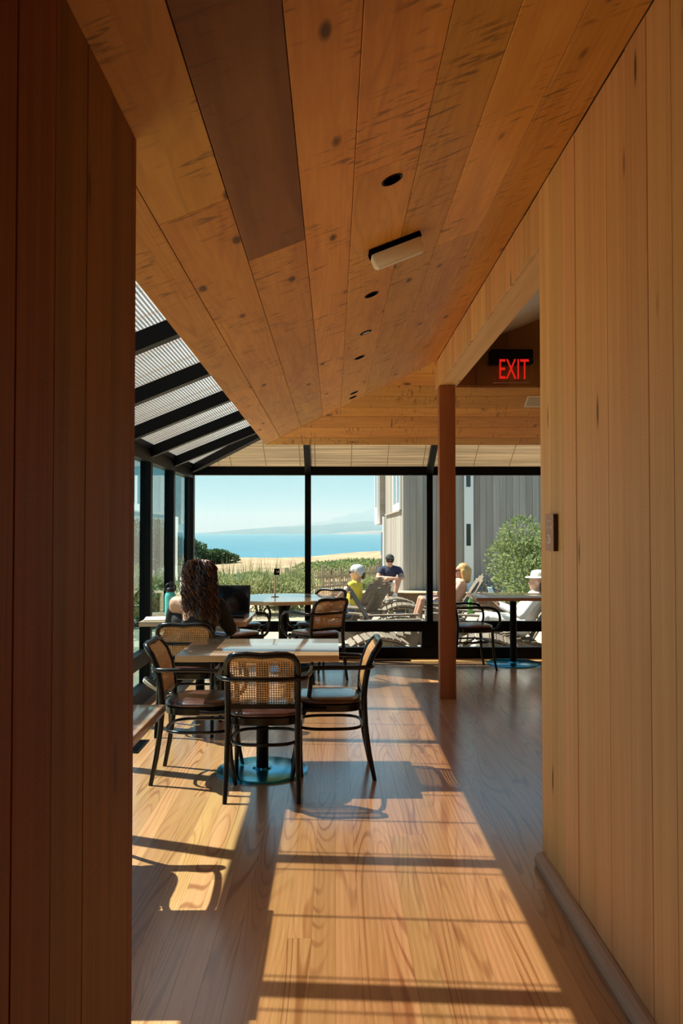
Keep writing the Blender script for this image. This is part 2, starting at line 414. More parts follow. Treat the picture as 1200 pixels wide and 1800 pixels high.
ys = [3.65, 3.468, 3.288, 3.112, 2.925, 2.748, 2.562, 2.387, 2.214]
while ys[-1] > YMIN: ys.append(ys[-1] - 0.176)
wall_boards(wr, M['cedar_wall'], XR, ys[::-1], lambda y_: 0.0, lambda y_: zc(XR) - 0.002, -1)
plank('end_board', M['cedar_wall'], wr, (0, YC, 0), (0, 0, 1), (-1, 0, 0), [(0, -XR - 0.145), (2.727, -XR - 0.145), (2.727, -XR - 0.001), (0, -XR - 0.001)], 0.012)
bmb = MB(); bm_pts = []
prof = [(0.0, 0.0), (-0.036, 0.0), (-0.040, 0.012), (-0.040, 0.034), (-0.030, 0.047), (-0.016, 0.056), (0.0, 0.056)]
for y_ in (YMIN, YC - 0.02): bm_pts += [(XR - 0.001 + a, y_, b) for a, b in prof]
n_ = len(prof)
bmb.add(bm_pts, [(i, (i+1) % n_, n_ + (i+1) % n_, n_ + i) for i in range(n_)] + [tuple(range(n_)), tuple(range(2*n_-1, n_-1, -1))])
bb = bmb.mesh('baseboard_right')
for v in bb.vertices: v.co = Vector((v.co.y, -v.co.x, v.co.z))
bbo = obj('baseboard_right', bb, M['rail_wood'], None, Matrix(((0,-1,0,0),(1,0,0,0),(0,0,1,0),(0,0,0,1))))
tag(bbo, 'weathered rounded wooden base rail along the right wall', kind='structure')
wb = MB().box((-1.75, YMIN - 0.1, 0), (XMAX, YMIN, 3.6)).build('wall_back', M['cedar_shade']); tag(wb, 'cedar wall behind the viewer', kind='structure')
we = MB().box((XMAX, YMIN, 0), (XMAX + 0.1, YW + 0.05, 4.5)).build('wall_east', M['cedar_wall']); tag(we, 'cedar wall closing the room at the far right', kind='structure')
wn = MB().box((XR + 0.15, YC - 0.15, 0), (XMAX, YC - 0.02, 4.4)).build('wall_inner', M['cedar_wall']); tag(wn, 'cedar partition behind the right wall corner', kind='structure')

# beam with boarded side over the opening, and the post under its end
bmr = MB().box((XR + 0.022, YC - 0.01, 2.749), (1.079, 7.44, 2.93)).build('trim_1', M['backing']); tag(bmr, 'boarded beam above the opening to the right room', kind='structure')
ys = [YC + 0.001]
while ys[-1] < 7.2: ys.append(ys[-1] + random.uniform(0.10, 0.19))
ys.append(7.44)
wall_boards(bmr, M['cedar_wall'], XR, ys, lambda y_: 2.727, lambda y_: zc(XR) - 0.002, -1)
plank('soffit_board', M['cedar_wall'], bmr, (0, 0, 2.727), (0, 1, 0), (-1, 0, 0), [(YC, -XR - 0.021), (7.44, -XR - 0.021), (7.44, -1.079), (YC, -1.079)], 0.02)
plank('end_board', M['cedar_wall'], bmr, (0, 7.452, 0), (0, 0, 1), (-1, 0, 0), [(2.727, -1.079), (2.95, -1.079), (2.95, -XR), (2.727, -XR)], 0.01)
pm = rbox('wooden_post', (-0.0695, -0.062, 0), (0.0695, 0.062, 2.725), M['post'], None, 0.004)
for v in pm.data.vertices: v.co = Vector((v.co.z, v.co.x, v.co.y))
pm.matrix_local = Matrix(((0, 1, 0, 0.9865), (0, 0, 1, 7.242), (1, 0, 0, 0.001), (0, 0, 0, 1)))
tag(pm, 'square reddish wooden post under the end of the boarded beam', kind='structure')

# ------------------------------------------------------------------ ceiling of boards
ce_v = []; th = 0.16
seams = [XE, -0.546, -0.329, -0.110, 0.0675, 0.291, 0.482, 0.691, XR]
yend = [8.5, 8.386, 8.232, 8.077, 7.951, 7.792, 7.657, 7.509, 7.351]
T = 0.022
top = MB()
def quadslab(mb, pts, t0, t1):
    a = [(p[0], p[1], p[2] + t0) for p in pts]; b = [(p[0], p[1], p[2] + t1) for p in pts]; n = len(pts)
    mb.add(a + b, [tuple(range(n-1, -1, -1)), tuple(n + i for i in range(n))] + [(i, (i+1) % n, n + (i+1) % n, n + i) for i in range(n)])
quadslab(top, [(XE, YMIN, zc(XE)), (XR + 0.2, YMIN, zc(XR + 0.2)), (XR + 0.2, 7.35, zc(XR + 0.2)), (XR, 7.351, zc(XR)), (XE, YE, zc(XE))], 0.026, 0.20)
quadslab(top, [(XE, YE, zf(YE)), (XR, 7.351, zf(7.351)), (1.079, 7.351, zf(7.351)), (1.079, 7.72, zf(7.72)), (XMAX, 7.72, zf(7.72)), (XMAX, YE, zf(YE))], 0.026, 0.20)
ceil = top.build('ceiling', M['backing']); tag(ceil, 'cedar board ceiling with a mitred hip at the far end', kind='structure')
U = Vector((0, -1, 0)); V = Vector((1, 0, 0.39)).normalized(); kx = math.sqrt(1 + 0.39**2)
joints = {1: [2.56], 2: [3.16, 6.9], 4: [2.76], 3: [], 5: [4.6], 6: [3.9], 7: [4.9], 0: [5.4]}
for i in range(8):
    x0, x1 = seams[i], seams[i+1]
    cuts = [YMIN] + joints.get(i, []) + [None]
    for a, b in zip(cuts[:-1], cuts[1:]):
        g = 0.0012
        e0 = (yend[i] if b is None else b) - g; e1 = (yend[i+1] if b is None else b) - g
        jit = random.uniform(0, 0.0015)
        mat_ = M['cedar_dark'] if (i == 2 and b == 3.16) else M['cedar']
        plank('board', mat_, ceil, (XE, 0, zc(XE) + jit), U, V, [(-a - g, (x0 - XE + g) * kx), (-e0, (x0 - XE + g) * kx), (-e1, (x1 - XE - g) * kx), (-a - g, (x1 - XE - g) * kx)], T)
# far slope
V2 = Vector((0, -1, 0.55)).normalized(); ky = math.sqrt(1 + 0.55**2)
for i in range(8):
    a, b = yend[i], yend[i+1]; g = 0.0012
    if i < 6: xa, xb = XMAX, XMAX
    else: xa, xb = 1.3, 1.3
    segs = [(seams[i], seams[i+1], 1.9 + 0.23 * (i % 3)), (1.9 + 0.23 * (i % 3), 1.9 + 0.23 * (i % 3), XMAX)] if i < 6 else [(seams[i], seams[i+1], 1.07)]
    for p0, p1, p2 in segs:
        plank('board', M['cedar'], ceil, (0, YE, zf(YE) + random.uniform(0, 0.0012)), (-1, 0, 0), V2, [(-p0 - g, (YE - a + g) * ky), (-p2, (YE - a + g) * ky), (-p2, (YE - b - g) * ky), (-p1 - g, (YE - b - g) * ky)], T)
# upstands that carry the roof glazing
up = MB().box((XE, YMIN, 2.40), (XE + 0.05, YE, 2.68)).box((XE, YE - 0.05, 2.40), (XMAX, YE, 2.80)).build('fascia', M['cedar_shade'], ceil)
# gable wall and white slope over the right room
gab = MB().box((1.079, 7.68, 2.80), (XMAX, 7.72, 4.6)).build('wall_gable', M['backing']); tag(gab, 'dark cedar gable wall above the far slope behind the exit sign', kind='structure')
gx = 1.079
while gx < 3.2:
    wdt = random.uniform(0.22, 0.30)
    plank('board', M['cedar_shade'], gab, (0, 7.66, 0), (0, 0, 1), (1, 0, 0), [(2.79, gx), (4.4, gx), (4.4, gx + wdt - 0.002), (2.79, gx + wdt - 0.002)], 0.02)
    gx += wdt
wc = MB(); quadslab(wc, [(1.0, YC - 0.1, 2.68 + 0.39*1.0), (XMAX, YC - 0.1, 2.68 + 0.39*XMAX), (XMAX, 7.75, 2.68 + 0.39*XMAX), (1.0, 7.75, 2.68 + 0.39*1.0)], 0, 0.15)
wco = wc.build('ceiling_right', M['white_paint']); tag(wco, 'white painted sloping ceiling of the right room', kind='structure')

# ------------------------------------------------------------------ glazed far wall
fw = empty('wall_far', (0, YW, 0), label='black metal framed window wall facing the sea', kind='structure')
mulls = [-1.655, -0.30, 1.095, 2.49, 3.885]
MB().box((-1.70, 0.0, 2.094), (XMAX, 0.09, 2.204)).build('header', M['black_metal'], fw)
MB().box((-1.70, 0.0, 0.306), (XMAX, 0.07, 0.423)).build('rail', M['black_metal'], fw)
MB().box((-1.70, -0.005, 0.0), (XMAX, 0.08, 0.127)).build('base_rail', M['black_metal'], fw)
for i, mx_ in enumerate(mulls):
    hw = 0.034 if i else 0.05
    MB().box((mx_ - hw, 0.002, 0.423), (mx_ + hw, 0.10, 2.094)).build('mullion', M['black_metal'], fw)
    MB().box((mx_ - 0.095, 0.004, 0.127), (mx_ + 0.095, 0.075, 0.306)).build('lower_post', M['black_metal'], fw)
for i in range(4):
    wn_ = empty('window_%d' % (i + 1), (0, YW + 0.045, 0), label='tall clear pane of the far window wall with a low pane beneath, bay %s from the corner' % ('one', 'two', 'three', 'four')[i], kind='structure')
    MB().box((mulls[i] + 0.03, 0, 0.42), (mulls[i+1] - 0.03, 0.001, 2.10)).build('pane', M['glass'], wn_)
    MB().box((mulls[i] + 0.03, 0, 0.125), (mulls[i+1] - 0.03, 0.001, 0.31)).build('pane', M['glass'], wn_)

# ------------------------------------------------------------------ glazed left wall
lw = empty('wall_glazed_left', (XW, 0, 0), label='black metal framed window wall along the left side', kind='structure')
posts = [9.42 - 1.045 * k for k in range(8)]            # 9.42 ... 2.105
MB().box((-0.10, 1.95, 2.06), (0.0, YW, 2.17)).build('header', M['black_metal'], lw)
MB().box((-0.08, 1.95, 0.306), (-0.005, YW, 0.423)).build('rail', M['black_metal'], lw)
MB().box((-0.09, 1.95, 0.0), (0.005, YW, 0.127)).build('base_rail', M['black_metal'], lw)
for k, py in enumerate(posts[1:]):
    MB().box((-0.095, py - 0.04, 0.0), (-0.002, py + 0.04, 2.08)).build('post', M['black_metal'], lw)
for k in range(7):
    wn_ = empty('window_%d' % (5 + k), (XW - 0.05, 0, 0), label='tinted pane of the left window wall, bay %s from the far corner' % ('one', 'two', 'three', 'four', 'five', 'six', 'seven')[k], kind='structure')
    MB().box((-0.001, posts[k+1] + 0.03, 0.42), (0, posts[k] - 0.03, 2.07)).build('pane', M['glass_tint'], wn_)
    MB().box((-0.001, posts[k+1] + 0.03, 0.125), (0, posts[k] - 0.03, 0.31)).build('pane', M['glass_tint'], wn_)

# ------------------------------------------------------------------ roof glazing: left slope
def zl(x_): return 2.11 + 0.41 * (x_ - XW)             # underside of the left rafters
def zg(y_): return 2.11 + 0.55 * (YW - y_)             # underside of the far rafters
sk = empty('skylight_left', (0, 0, 0), label='sloping fluted roof glazing on black rafters above the left windows', kind='structure')
for py in posts[1:]:
    mb = MB(); mb.bar((XW - 0.06, py, zl(XW - 0.06) + 0.045), (XE + 0.02, py, zl(XE + 0.02) + 0.045), 0.075, 0.09); mb.build('rafter', M['black_metal'], sk)
    mb = MB(); mb.bar((XW + 0.02, py + 0.039, zl(XW + 0.02) + 0.004), (XE + 0.02, py + 0.039, zl(XE + 0.02) + 0.004), 0.004, 0.012); mb.build('gasket', M['seal_green'], sk)
    for s_ in (-0.095, 0.095):
        mb = MB(); mb.bar((XW, py + s_, zl(XW) + 0.135), (XE + 0.02, py + s_, zl(XE + 0.02) + 0.135), 0.008, 0.012); mb.build('cap_strip', M['seal_green'], sk)
    ym = py + 1.045 / 2
    mb = MB(); mb.bar((XW, ym, zl(XW) + 0.135), (XE + 0.02, ym, zl(XE + 0.02) + 0.135), 0.011, 0.011); mb.build('batten', M['seal_green'], sk)
mb = MB(); mb.bar((XW - 0.02, YW, 2.11 + 0.045), (XE, YW - 0.903 * 0.41 / 0.55, zl(XE) + 0.045), 0.075, 0.09); mb.build('hip_rafter', M['black_metal'], sk)
mb = MB(); mb.bar((XW - 0.03, 1.95, zl(XW - 0.03) + 0.10), (XW - 0.03, YW, zl(XW - 0.03) + 0.10), 0.09, 0.05); mb.build('eave_bar', M['black_metal'], sk)
def flute_sheet(y0, y1f):
    """double skin with upright ribs between, flutes along y"""
    skin = MB(); rib = MB(); pitch = 0.0175; x_ = XW - 0.06; d0 = 0.10; d1 = 0.118
    def P(xq, yq, dz): return (xq, yq, zl(xq) + dz)
    xa, xb = x_, XE + 0.045
    skin.add([P(xa, y0, d0), P(xb, y0, d0), P(xb, y1f(xb), d0), P(xa, y1f(xa), d0)], [(0, 1, 2, 3)])
    skin.add([P(xa, y0, d1), P(xb, y0, d1), P(xb, y1f(xb), d1), P(xa, y1f(xa), d1)], [(0, 1, 2, 3)])
    while x_ < xb:
        rib.add([P(x_, y0, d0), P(x_, y1f(x_), d0), P(x_, y1f(x_), d1), P(x_, y0, d1)], [(0, 1, 2, 3)])
        x_ += pitch
    s_ = skin.build('glazing_sheet', M['poly'], sk); rib.build('flute_ribs', M['poly_rib'], s_)
hipy = lambda x_: YW - (x_ - XW) * 0.41 / 0.55
for k in range(7):
    if k == 0: flute_sheet(posts[1] + 0.002, lambda x_: hipy(x_))
    else: flute_sheet(posts[k+1] + 0.002, lambda x_, q=posts[k] - 0.002: q)

# far slope: rafters, sheet, bamboo blinds under it
sf = empty('skylight_far', (0, 0, 0), label='sloping roof glazing with bamboo blinds above the sea windows', kind='structure')
for mx_ in mulls[1:]:
    mb = MB(); mb.bar((mx_, YW + 0.06, zg(YW + 0.06) + 0.045), (mx_, YE - 0.02, zg(YE - 0.02) + 0.045), 0.068, 0.09); mb.build('rafter', M['black_metal'], sf)
quad = MB(); hy = lambda x_: YW - max(0.0, (x_ - XW)) * 0.41 / 0.55
yt = YE - 0.04
quad.add([(XW - 0.05, YW + 0.05, zg(YW + 0.05) + 0.11), (XMAX, YW + 0.05, zg(YW + 0.05) + 0.11), (XMAX, yt, zg(yt) + 0.11), (XW + (YW - yt) * 0.55 / 0.41, yt, zg(yt) + 0.11)], [(0, 1, 2, 3)])
quad.build('glazing_sheet', M['poly'], sf)
bl_edges = [(-1.62, -0.326), (-0.274, 1.069), (1.121, 2.464), (2.516, 3.86)]
for i, (xa, xb) in enumerate(bl_edges):
    mb = MB(); y0 = YW - 0.01; y1 = YE - 0.03
    if i == 0:
        xt = XW + (y0 - y1) * 0.55 / 0.41
        pts = [(xa + 0.05, y0 - 0.01), (xb, y0 - 0.01), (xb, y1), (min(xt, xb - 0.02), y1)]
    else: pts = [(xa, y0 - 0.01), (xb, y0 - 0.01), (xb, y1), (xa, y1)]
    quadslab(mb, [(a, b, zg(b) + 0.07) for a, b in pts], 0, 0.004)
    bl = mb.build('bamboo_blind', M['blind'], sf)
    nc = 4
    for k in range(nc):
        cx = xa + 0.06 + (xb - xa - 0.12) * k / (nc - 1)
        if i == 0 and k == 0: cx += 0.25
        yb = y1 if not (i == 0 and cx < -0.9) else YW - (cx - XW) * 0.5
        mb = MB(); mb.tube([(cx, y0 - 0.02, zg(y0 - 0.02) + 0.064), (cx, yb, zg(yb) + 0.064)], 0.004, 6); mb.build('blind_cord', M['cord'], bl)

# ------------------------------------------------------------------ ceiling and wall fittings
def slope_frame(x_, y_, off=0.0):
    """frame on the side slope: local x up the slope, local y away, local z down into the room"""
    a = Vector((1, 0, 0.39)).normalized(); nrm = Vector((0.39, 0, -1)).normalized(); b = nrm.cross(a)
    o = Vector((x_, y_, zc(x_))) + nrm * off
    return Matrix(((a.x, b.x, nrm.x, o.x), (a.y, b.y, nrm.y, o.y), (a.z, b.z, nrm.z, o.z), (0, 0, 0, 1)))
dl_spots = [(0.205, 2.90, 'nearest the cream lamp'), (0.196, 4.31, 'second along the ceiling, just past the cream lamp'), (0.198, 5.14, 'third along the ceiling'),
            (0.181, 5.85, 'fourth along the ceiling'), (0.177, 7.34, 'nearer of the close pair by the ceiling hip'), (0.172, 7.58, 'last one, farther of the close pair by the ceiling hip')]
for i, (x_, y_, wh) in enumerate(dl_spots):
    d_ = empty('downlight', label='small black recessed ceiling downlight, ' + wh, cat='downlight', group='recessed downlights in a row')
    d_.matrix_world = slope_frame(x_, y_, 0.0)
    mb = MB()
    n_ = 24; v_ = []; prof = [(0.030, -0.002), (0.036, 0.003), (0.040, 0.002), (0.040, -0.004)]
    for r_, z_ in prof: v_ += [(r_ * math.cos(2*math.pi*k/n_), r_ * math.sin(2*math.pi*k/n_), z_) for k in range(n_)]
    mb.add(v_, [(i_*n_+k, i_*n_+(k+1) % n_, (i_+1)*n_+(k+1) % n_, (i_+1)*n_+k) for i_ in range(3) for k in range(n_)]); mb.build('trim_ring', M['black_metal'], d_, True)
    MB().lathe([(0.031, -0.003), (0.031, 0.0008)], 24).build('aperture', M['void'], d_)
    if i == 2: MB().lathe([(0.024, 0.0005), (0.026, 0.003)], 20, sx=1.0, sy=0.8).build('reflector', M['chrome'], d_)
lamp = empty('emergency_lamp', label='cream plastic emergency lamp box on the sloping ceiling', cat='lamp'); lamp.matrix_world = slope_frame(0.262, 3.62)
lw_, ld_ = 0.115, 0.045
MB().box((-lw_ - 0.004, -ld_ + 0.012, 0.0), (lw_ + 0.004, ld_ + 0.006, 0.022)).build('back_plate', M['void'], lamp)
mb = MB(); n_ = 10; v_ = []
for sx_ in (-lw_, -lw_ + 0.012, lw_ - 0.012, lw_):
    k_ = 0.86 if abs(sx_) == lw_ else 1.0
    for q in range(n_ + 1):
        a = math.pi * q / n_
        v_.append((sx_, -math.cos(a) * ld_ * k_, 0.020 + (math.sin(a) ** 0.6) * 0.062 * k_))
m_ = n_ + 1
mb.add(v_, [(i_*m_+k, i_*m_+k+1, (i_+1)*m_+k+1, (i_+1)*m_+k) for i_ in range(3) for k in range(n_)] + [tuple(range(m_)), tuple(3*m_ + k for k in range(m_))] + [(i_*m_, (i_+1)*m_, (i_+1)*m_+n_, i_*m_+n_) for i_ in range(3)])
mb.build('diffuser', M['cream_plastic'], lamp, True, 35)
# exit sign
def red_glow():
    m, n, l, b = new_mat('red_lit_letters'); b.inputs['Base Color'].default_value = (0.75, 0.015, 0.012, 1)
    b.inputs['Emission Color'].default_value = (1.0, 0.02, 0.012, 1); b.inputs['Emission Strength'].default_value = 0.30; return m
ex = empty('exit_sign', (1.625, 7.56, 2.99), label='red lettered EXIT sign on clear panel under a black box', cat='sign')
rbox('housing', (-0.193, -0.05, -0.005), (0.193, 0.09, 0.125), M['black_metal'], ex, 0.006)
rbox('panel', (-0.168, -0.004, -0.175), (0.168, 0.004, 0.04), M['acrylic'], ex, 0.001, 1)
for zz in (-0.176,): MB().box((-0.168, -0.0045, zz - 0.001), (0.168, 0.0045, zz + 0.002)).build('panel_edge', plain('acrylic_edge', (0.55, 0.4, 0.36), 0.2), ex)
text_mesh('letters', 'EXIT', 0.262, red_glow(), ex, Matrix.Translation((0.012, -0.058, -0.070)) @ Matrix.Rotation(R(90), 4, 'X'), 0.003, sx=0.52)
# occupancy sign
M['sign_face'] = wood('alder_sign', (0.50, 0.27, 0.12), (0.42, 0.20, 0.08), rough=0.5, tone=0.0)
M['white_ink'] = plain('white_lettering', (0.8, 0.8, 0.78), 0.5)
sg = empty('occupancy_sign', (XR, 3.435, 1.445), label='wooden sign reading Maximum Occupancy 26 on the right wall', cat='sign')
rbox('sign_board', (-0.019, -0.065, -0.076), (-0.0035, 0.065, 0.076), M['sign_face'], sg, 0.001, 1)
MB().box((-0.019, -0.0665, -0.076), (-0.002, -0.0652, 0.076)).build('sign_edge', plain('dark_walnut_edge', (0.05, 0.018, 0.008), 0.5), sg)
MR = Matrix.Rotation(R(-90), 4, 'Z') @ Matrix.Rotation(R(90), 4, 'X')
for s_, z_, sz in (('Maximum', 0.050, 0.021), ('Occupancy', 0.024, 0.021), ('26', -0.028, 0.058)):
    text_mesh('lettering', s_, sz, M['white_ink'], sg, Matrix.Translation((-0.0195, 0.0, z_)) @ MR, 0.0006)
# air vent in the far slope
vt = empty('air_vent', label='small pale square vent panel in the far ceiling slope', cat='vent')
vn = Vector((0, -0.55, -1)).normalized(); vx = Vector((1, 0, 0)); vy = vn.cross(vx)
vp = Vector((1.90, 7.86, zf(7.86))) + vn * 0.001
vt.matrix_world = Matrix(((1, vy.x, vn.x, vp.x), (0, vy.y, vn.y, vp.y), (0, vy.z, vn.z, vp.z), (0, 0, 0, 1)))
MB().box((-0.075, -0.085, 0), (0.12, 0.085, 0.004)).build('frame', M['cream_plastic'], vt)
MB().box((-0.055, -0.065, 0.004), (0.10, 0.065, 0.007)).build('cover', plain('vent_cover', (0.55, 0.46, 0.32), 0.6), vt)

# ------------------------------------------------------------------ bentwood cane chairs
def back_y(z_):
    P = [(0.0, -0.262), (0.15, -0.232), (0.30, -0.210), (0.45, -0.200), (0.56, -0.206), (0.66, -0.226), (0.73, -0.254), (0.80, -0.306), (0.9, -0.36)]
    for (a, ya), (b, yb) in zip(P[:-1], P[1:]):
        if z_ <= b:
            t = (z_ - a) / (b - a); return ya + (yb - ya) * t
    return P[-1][1]
def make_chair():
    r_ = empty('cane_armchair')
    # back frame: rear legs and top in one bent loop
    Zs = [0.0, 0.08, 0.16, 0.24, 0.32, 0.40, 0.48, 0.54, 0.60, 0.66, 0.70, 0.735]
    L = [(-0.197 + 0.008 * min(1, z_/0.3), back_y(z_), z_) for z_ in Zs]
    topc = [(-0.183, back_y(0.762), 0.762), (-0.166, back_y(0.784), 0.784), (-0.135, back_y(0.795), 0.795), (-0.08, back_y(0.797), 0.797), (0, back_y(0.790), 0.790)]
    half = L + topc; full = half + [(-x_, y_, z_) for x_, y_, z_ in half[:-1][::-1]]
    rad = [0.0125 + 0.005 * min(1, p[2] / 0.4) for p in full]
    MB().tube(full, rad, 8).build('back_frame', M['black_lacquer'], r_, True, 60)
    mb = MB(); mb.bar((-0.185, back_y(0.505), 0.505), (0.185, back_y(0.505), 0.505), 0.022, 0.026, (0, 0, 1)); mb.build('back_rail', M['black_lacquer'], r_)
    # cane web: cells with eight-sided openings, real holes
    nx_, nz_ = 27, 21; x0, x1, z0, z1 = -0.178, 0.178, 0.512, 0.785
    dx, dz = (x1 - x0) / nx_, (z1 - z0) / nz_
    mb = MB()
    for i in range(nx_):
        for j in range(nz_):
            cx, cz = x0 + (i + 0.5) * dx, z0 + (j + 0.5) * dz
            if abs(cx) > 0.155 and cz > 0.755 and (abs(cx) - 0.145) ** 2 + (cz - 0.748) ** 2 > 0.034 ** 2: continue
            def P(u, v, o=0.0):
                zz = cz + v * dz; bow = 0.006 * (1 - (cx / 0.18) ** 2)
                return (cx + u * dx, back_y(zz) + bow + o, zz)
            o_ = [(-.5, -.5), (0, -.5), (.5, -.5), (.5, 0), (.5, .5), (0, .5), (-.5, .5), (-.5, 0)]
            h = 0.335
            i_ = [(-h*.7, -h*.7), (0, -h), (h*.7, -h*.7), (h, 0), (h*.7, h*.7), (0, h), (-h*.7, h*.7), (-h, 0)]
            mb.add([P(u, v) for u, v in o_] + [P(u, v, 0.0016) for u, v in i_], [(k, (k+1) % 8, 8 + (k+1) % 8, 8 + k) for k in range(8)])
            mb.add([P(u, v, 0.004) for u, v in o_] + [P(u, v, 0.0022) for u, v in i_], [(8 + k, 8 + (k+1) % 8, (k+1) % 8, k) for k in range(8)])
    me = bpy.data.meshes.new('cane_back'); me.from_pydata(mb.v, [], mb.f); me.update()
    obj('cane_back', me, M['cane'], r_)
    # seat
    MB().lathe([(0.196, 0.395), (0.206, 0.400), (0.208, 0.437), (0.202, 0.442)], 40, (0, 0.005, 0), 1.0, 1.0, 3.4).build('seat_frame', M['black_lacquer'], r_, True, 40)
    MB().lathe([(0.200, 0.442), (0.209, 0.450), (0.208, 0.460), (0.196, 0.468), (0.15, 0.474), (0.08, 0.477), (0.01, 0.478)], 40, (0, 0.005, 0), 1.0, 1.0, 3.2).build('seat', M['leather'], r_, True, 60)
    # arm loop round the back
    A = [(-0.214, 0.02, 0.418), (-0.217, 0.10, 0.416), (-0.224, 0.175, 0.425), (-0.235, 0.222, 0.465), (-0.244, 0.238, 0.53), (-0.250, 0.225, 0.60), (-0.254, 0.175, 0.648), (-0.256, 0.09, 0.662), (-0.252, -0.04, 0.664),
         (-0.243, -0.16, 0.662), (-0.222, -0.225, 0.661), (-0.17, -0.255, 0.660), (-0.09, -0.262, 0.659), (0, -0.263, 0.659)]
    A = A + [(-x_, y_, z_) for x_, y_, z_ in A[:-1][::-1]]
    MB().tube(spline(A, 4), 0.0135, 8).build('armrest', M['black_lacquer'], r_, True, 60)
    for s_ in (-1, 1):
        pts = spline([(s_*0.182, 0.178, 0.44), (s_*0.184, 0.184, 0.30), (s_*0.187, 0.196, 0.14), (s_*0.192, 0.222, 0.0)], 4)
        MB().tube(pts, [0.0175 - 0.006 * k / (len(pts)-1) for k in range(len(pts))], 8).build('leg', M['black_lacquer'], r_, True, 60)
    ring = []
    for k in range(40):
        a = 2*math.pi*k/40; ca, sa = math.cos(a), math.sin(a)
        ring.append((0.185 * math.copysign(abs(ca) ** 0.62, ca), -0.008 + 0.192 * math.copysign(abs(sa) ** 0.62, sa), 0.295))
    MB().tube(ring, 0.0095, 8, closed=True).build('stretcher', M['black_lacquer'], r_, True, 60)
    return r_
G = 'black cane-back armchairs'
chairs = [
    (-0.385, 4.705, 0.0, 'cane armchair with its back to the viewer at the near square table'),
    (-0.785, 4.965, -90.0, 'cane armchair on the left side of the near square table, facing right'),
    (-0.032, 5.045, 92.0, 'cane armchair on the right side of the near square table, facing left'),
    (-1.055, 6.12, 0.0, 'cane armchair in which the long haired person sits'),
    (-0.975, 8.16, -46.0, 'cane armchair near left of the round table, partly behind the laptop table'),
    (-0.185, 8.20, 36.0, 'cane armchair near right of the round table, its cane back turned to the viewer'),
    (-0.17, 9.02, 150.0, 'cane armchair far right of the round table against the sea window'),
    (-1.03, 8.93, 232.0, 'cane armchair far left of the round table beside the window corner'),
    (1.44, 8.78, -80.0, 'cane armchair behind the wooden post, facing the far right table'),
    (-1.13, 3.50, 180.0, 'cane armchair behind the left wall at the nearest table'),
]
c0 = make_chair()
for i, (x_, y_, a, lab) in enumerate(chairs):
    c = c0 if i == 0 else copy_tree(c0)
    c.location = (x_, y_, 0.0); c.rotation_euler = (0, 0, R(a)); tag(c, lab, 'chair', G)

# ------------------------------------------------------------------ tables
def make_table(x0, x1, y0, y1, label, disc=0.275, rot=0.0):
    cx, cy = (x0 + x1) / 2, (y0 + y1) / 2
    t = empty('square_table', (cx, cy, 0), R(rot), label, 'table', 'square wooden tables on black pedestals')
    hx, hy = (x1 - x0) / 2, (y1 - y0) / 2
    rbox('table_top', (-hx, -hy, 0.713), (hx, hy, 0.75), M['table'], t, 0.003)
    MB().box((-0.22, -0.03, 0.700), (0.22, 0.03, 0.713)).box((-0.03, -0.22, 0.700), (0.03, 0.22, 0.713)).build('spider', M['sky_blue_base'], t)
    MB().lathe([(0.037, 0.02), (0.037, 0.70)], 24).build('column', M['black_metal'], t, True, 40)
    MB().lathe([(disc, 0.0), (disc, 0.012), (disc - 0.010, 0.016), (0.06, 0.017), (0.045, 0.028)], 56).build('base', M['sky_blue_base'], t, True, 30)
    return t
make_table(-0.896, 0.028, 4.69, 5.42, 'near square wooden table between three cane armchairs')
make_table(-1.51, -0.68, 6.43, 7.20, 'square wooden table holding the laptop and the turquoise bottle')
make_table(-1.60, -0.684, 2.66, 3.37, 'nearest square wooden table, its corner showing beside the left wall')
make_table(1.505, 2.42, 8.74, 9.42, 'square wooden table at the far right window beyond the post', 0.29)
rt = empty('round_table', (-0.54, 8.80, 0), 0, 'round wooden table with a number flag by the sea window', 'table')
MB().lathe([(0.555, 0.712), (0.56, 0.716), (0.56, 0.746), (0.556, 0.75), (0.0, 0.7501)], 72).build('table_top', M['table'], rt, True, 30)
MB().box((-0.25, -0.03, 0.698), (0.25, 0.03, 0.712)).build('spider', M['sky_blue_base'], rt)
MB().lathe([(0.048, 0.02), (0.048, 0.60), (0.06, 0.70)], 24).build('column', M['black_metal'], rt, True, 40)
MB().lathe([(0.30, 0.0), (0.30, 0.012), (0.288, 0.018), (0.07, 0.022), (0.055, 0.03)], 56).build('base', M['sky_blue_base'], rt, True, 30)
# number flag
fg = empty('table_flag', (-0.63, 8.86, 0.7502), 0, 'wooden stick with a black flag numbered 16 on the round table', 'table flag')
MB().lathe([(0.042, 0.0), (0.042, 0.004), (0.010, 0.007)], 28).build('foot', M['black_metal'], fg, True, 30)
MB().tube([(0, 0, 0.005), (0, 0, 0.30)], 0.0085, 8).build('stick', M['table'], fg, True)
MB().box((-0.010, -0.0105, 0.235), (0.048, 0.0105, 0.302)).build('flag', M['black_metal'], fg)
text_mesh('number', '16', 0.036, M['white_ink'], fg, Matrix.Translation((0.027, -0.0115, 0.269)) @ Matrix.Rotation(R(90), 4, 'X'), 0.0006)

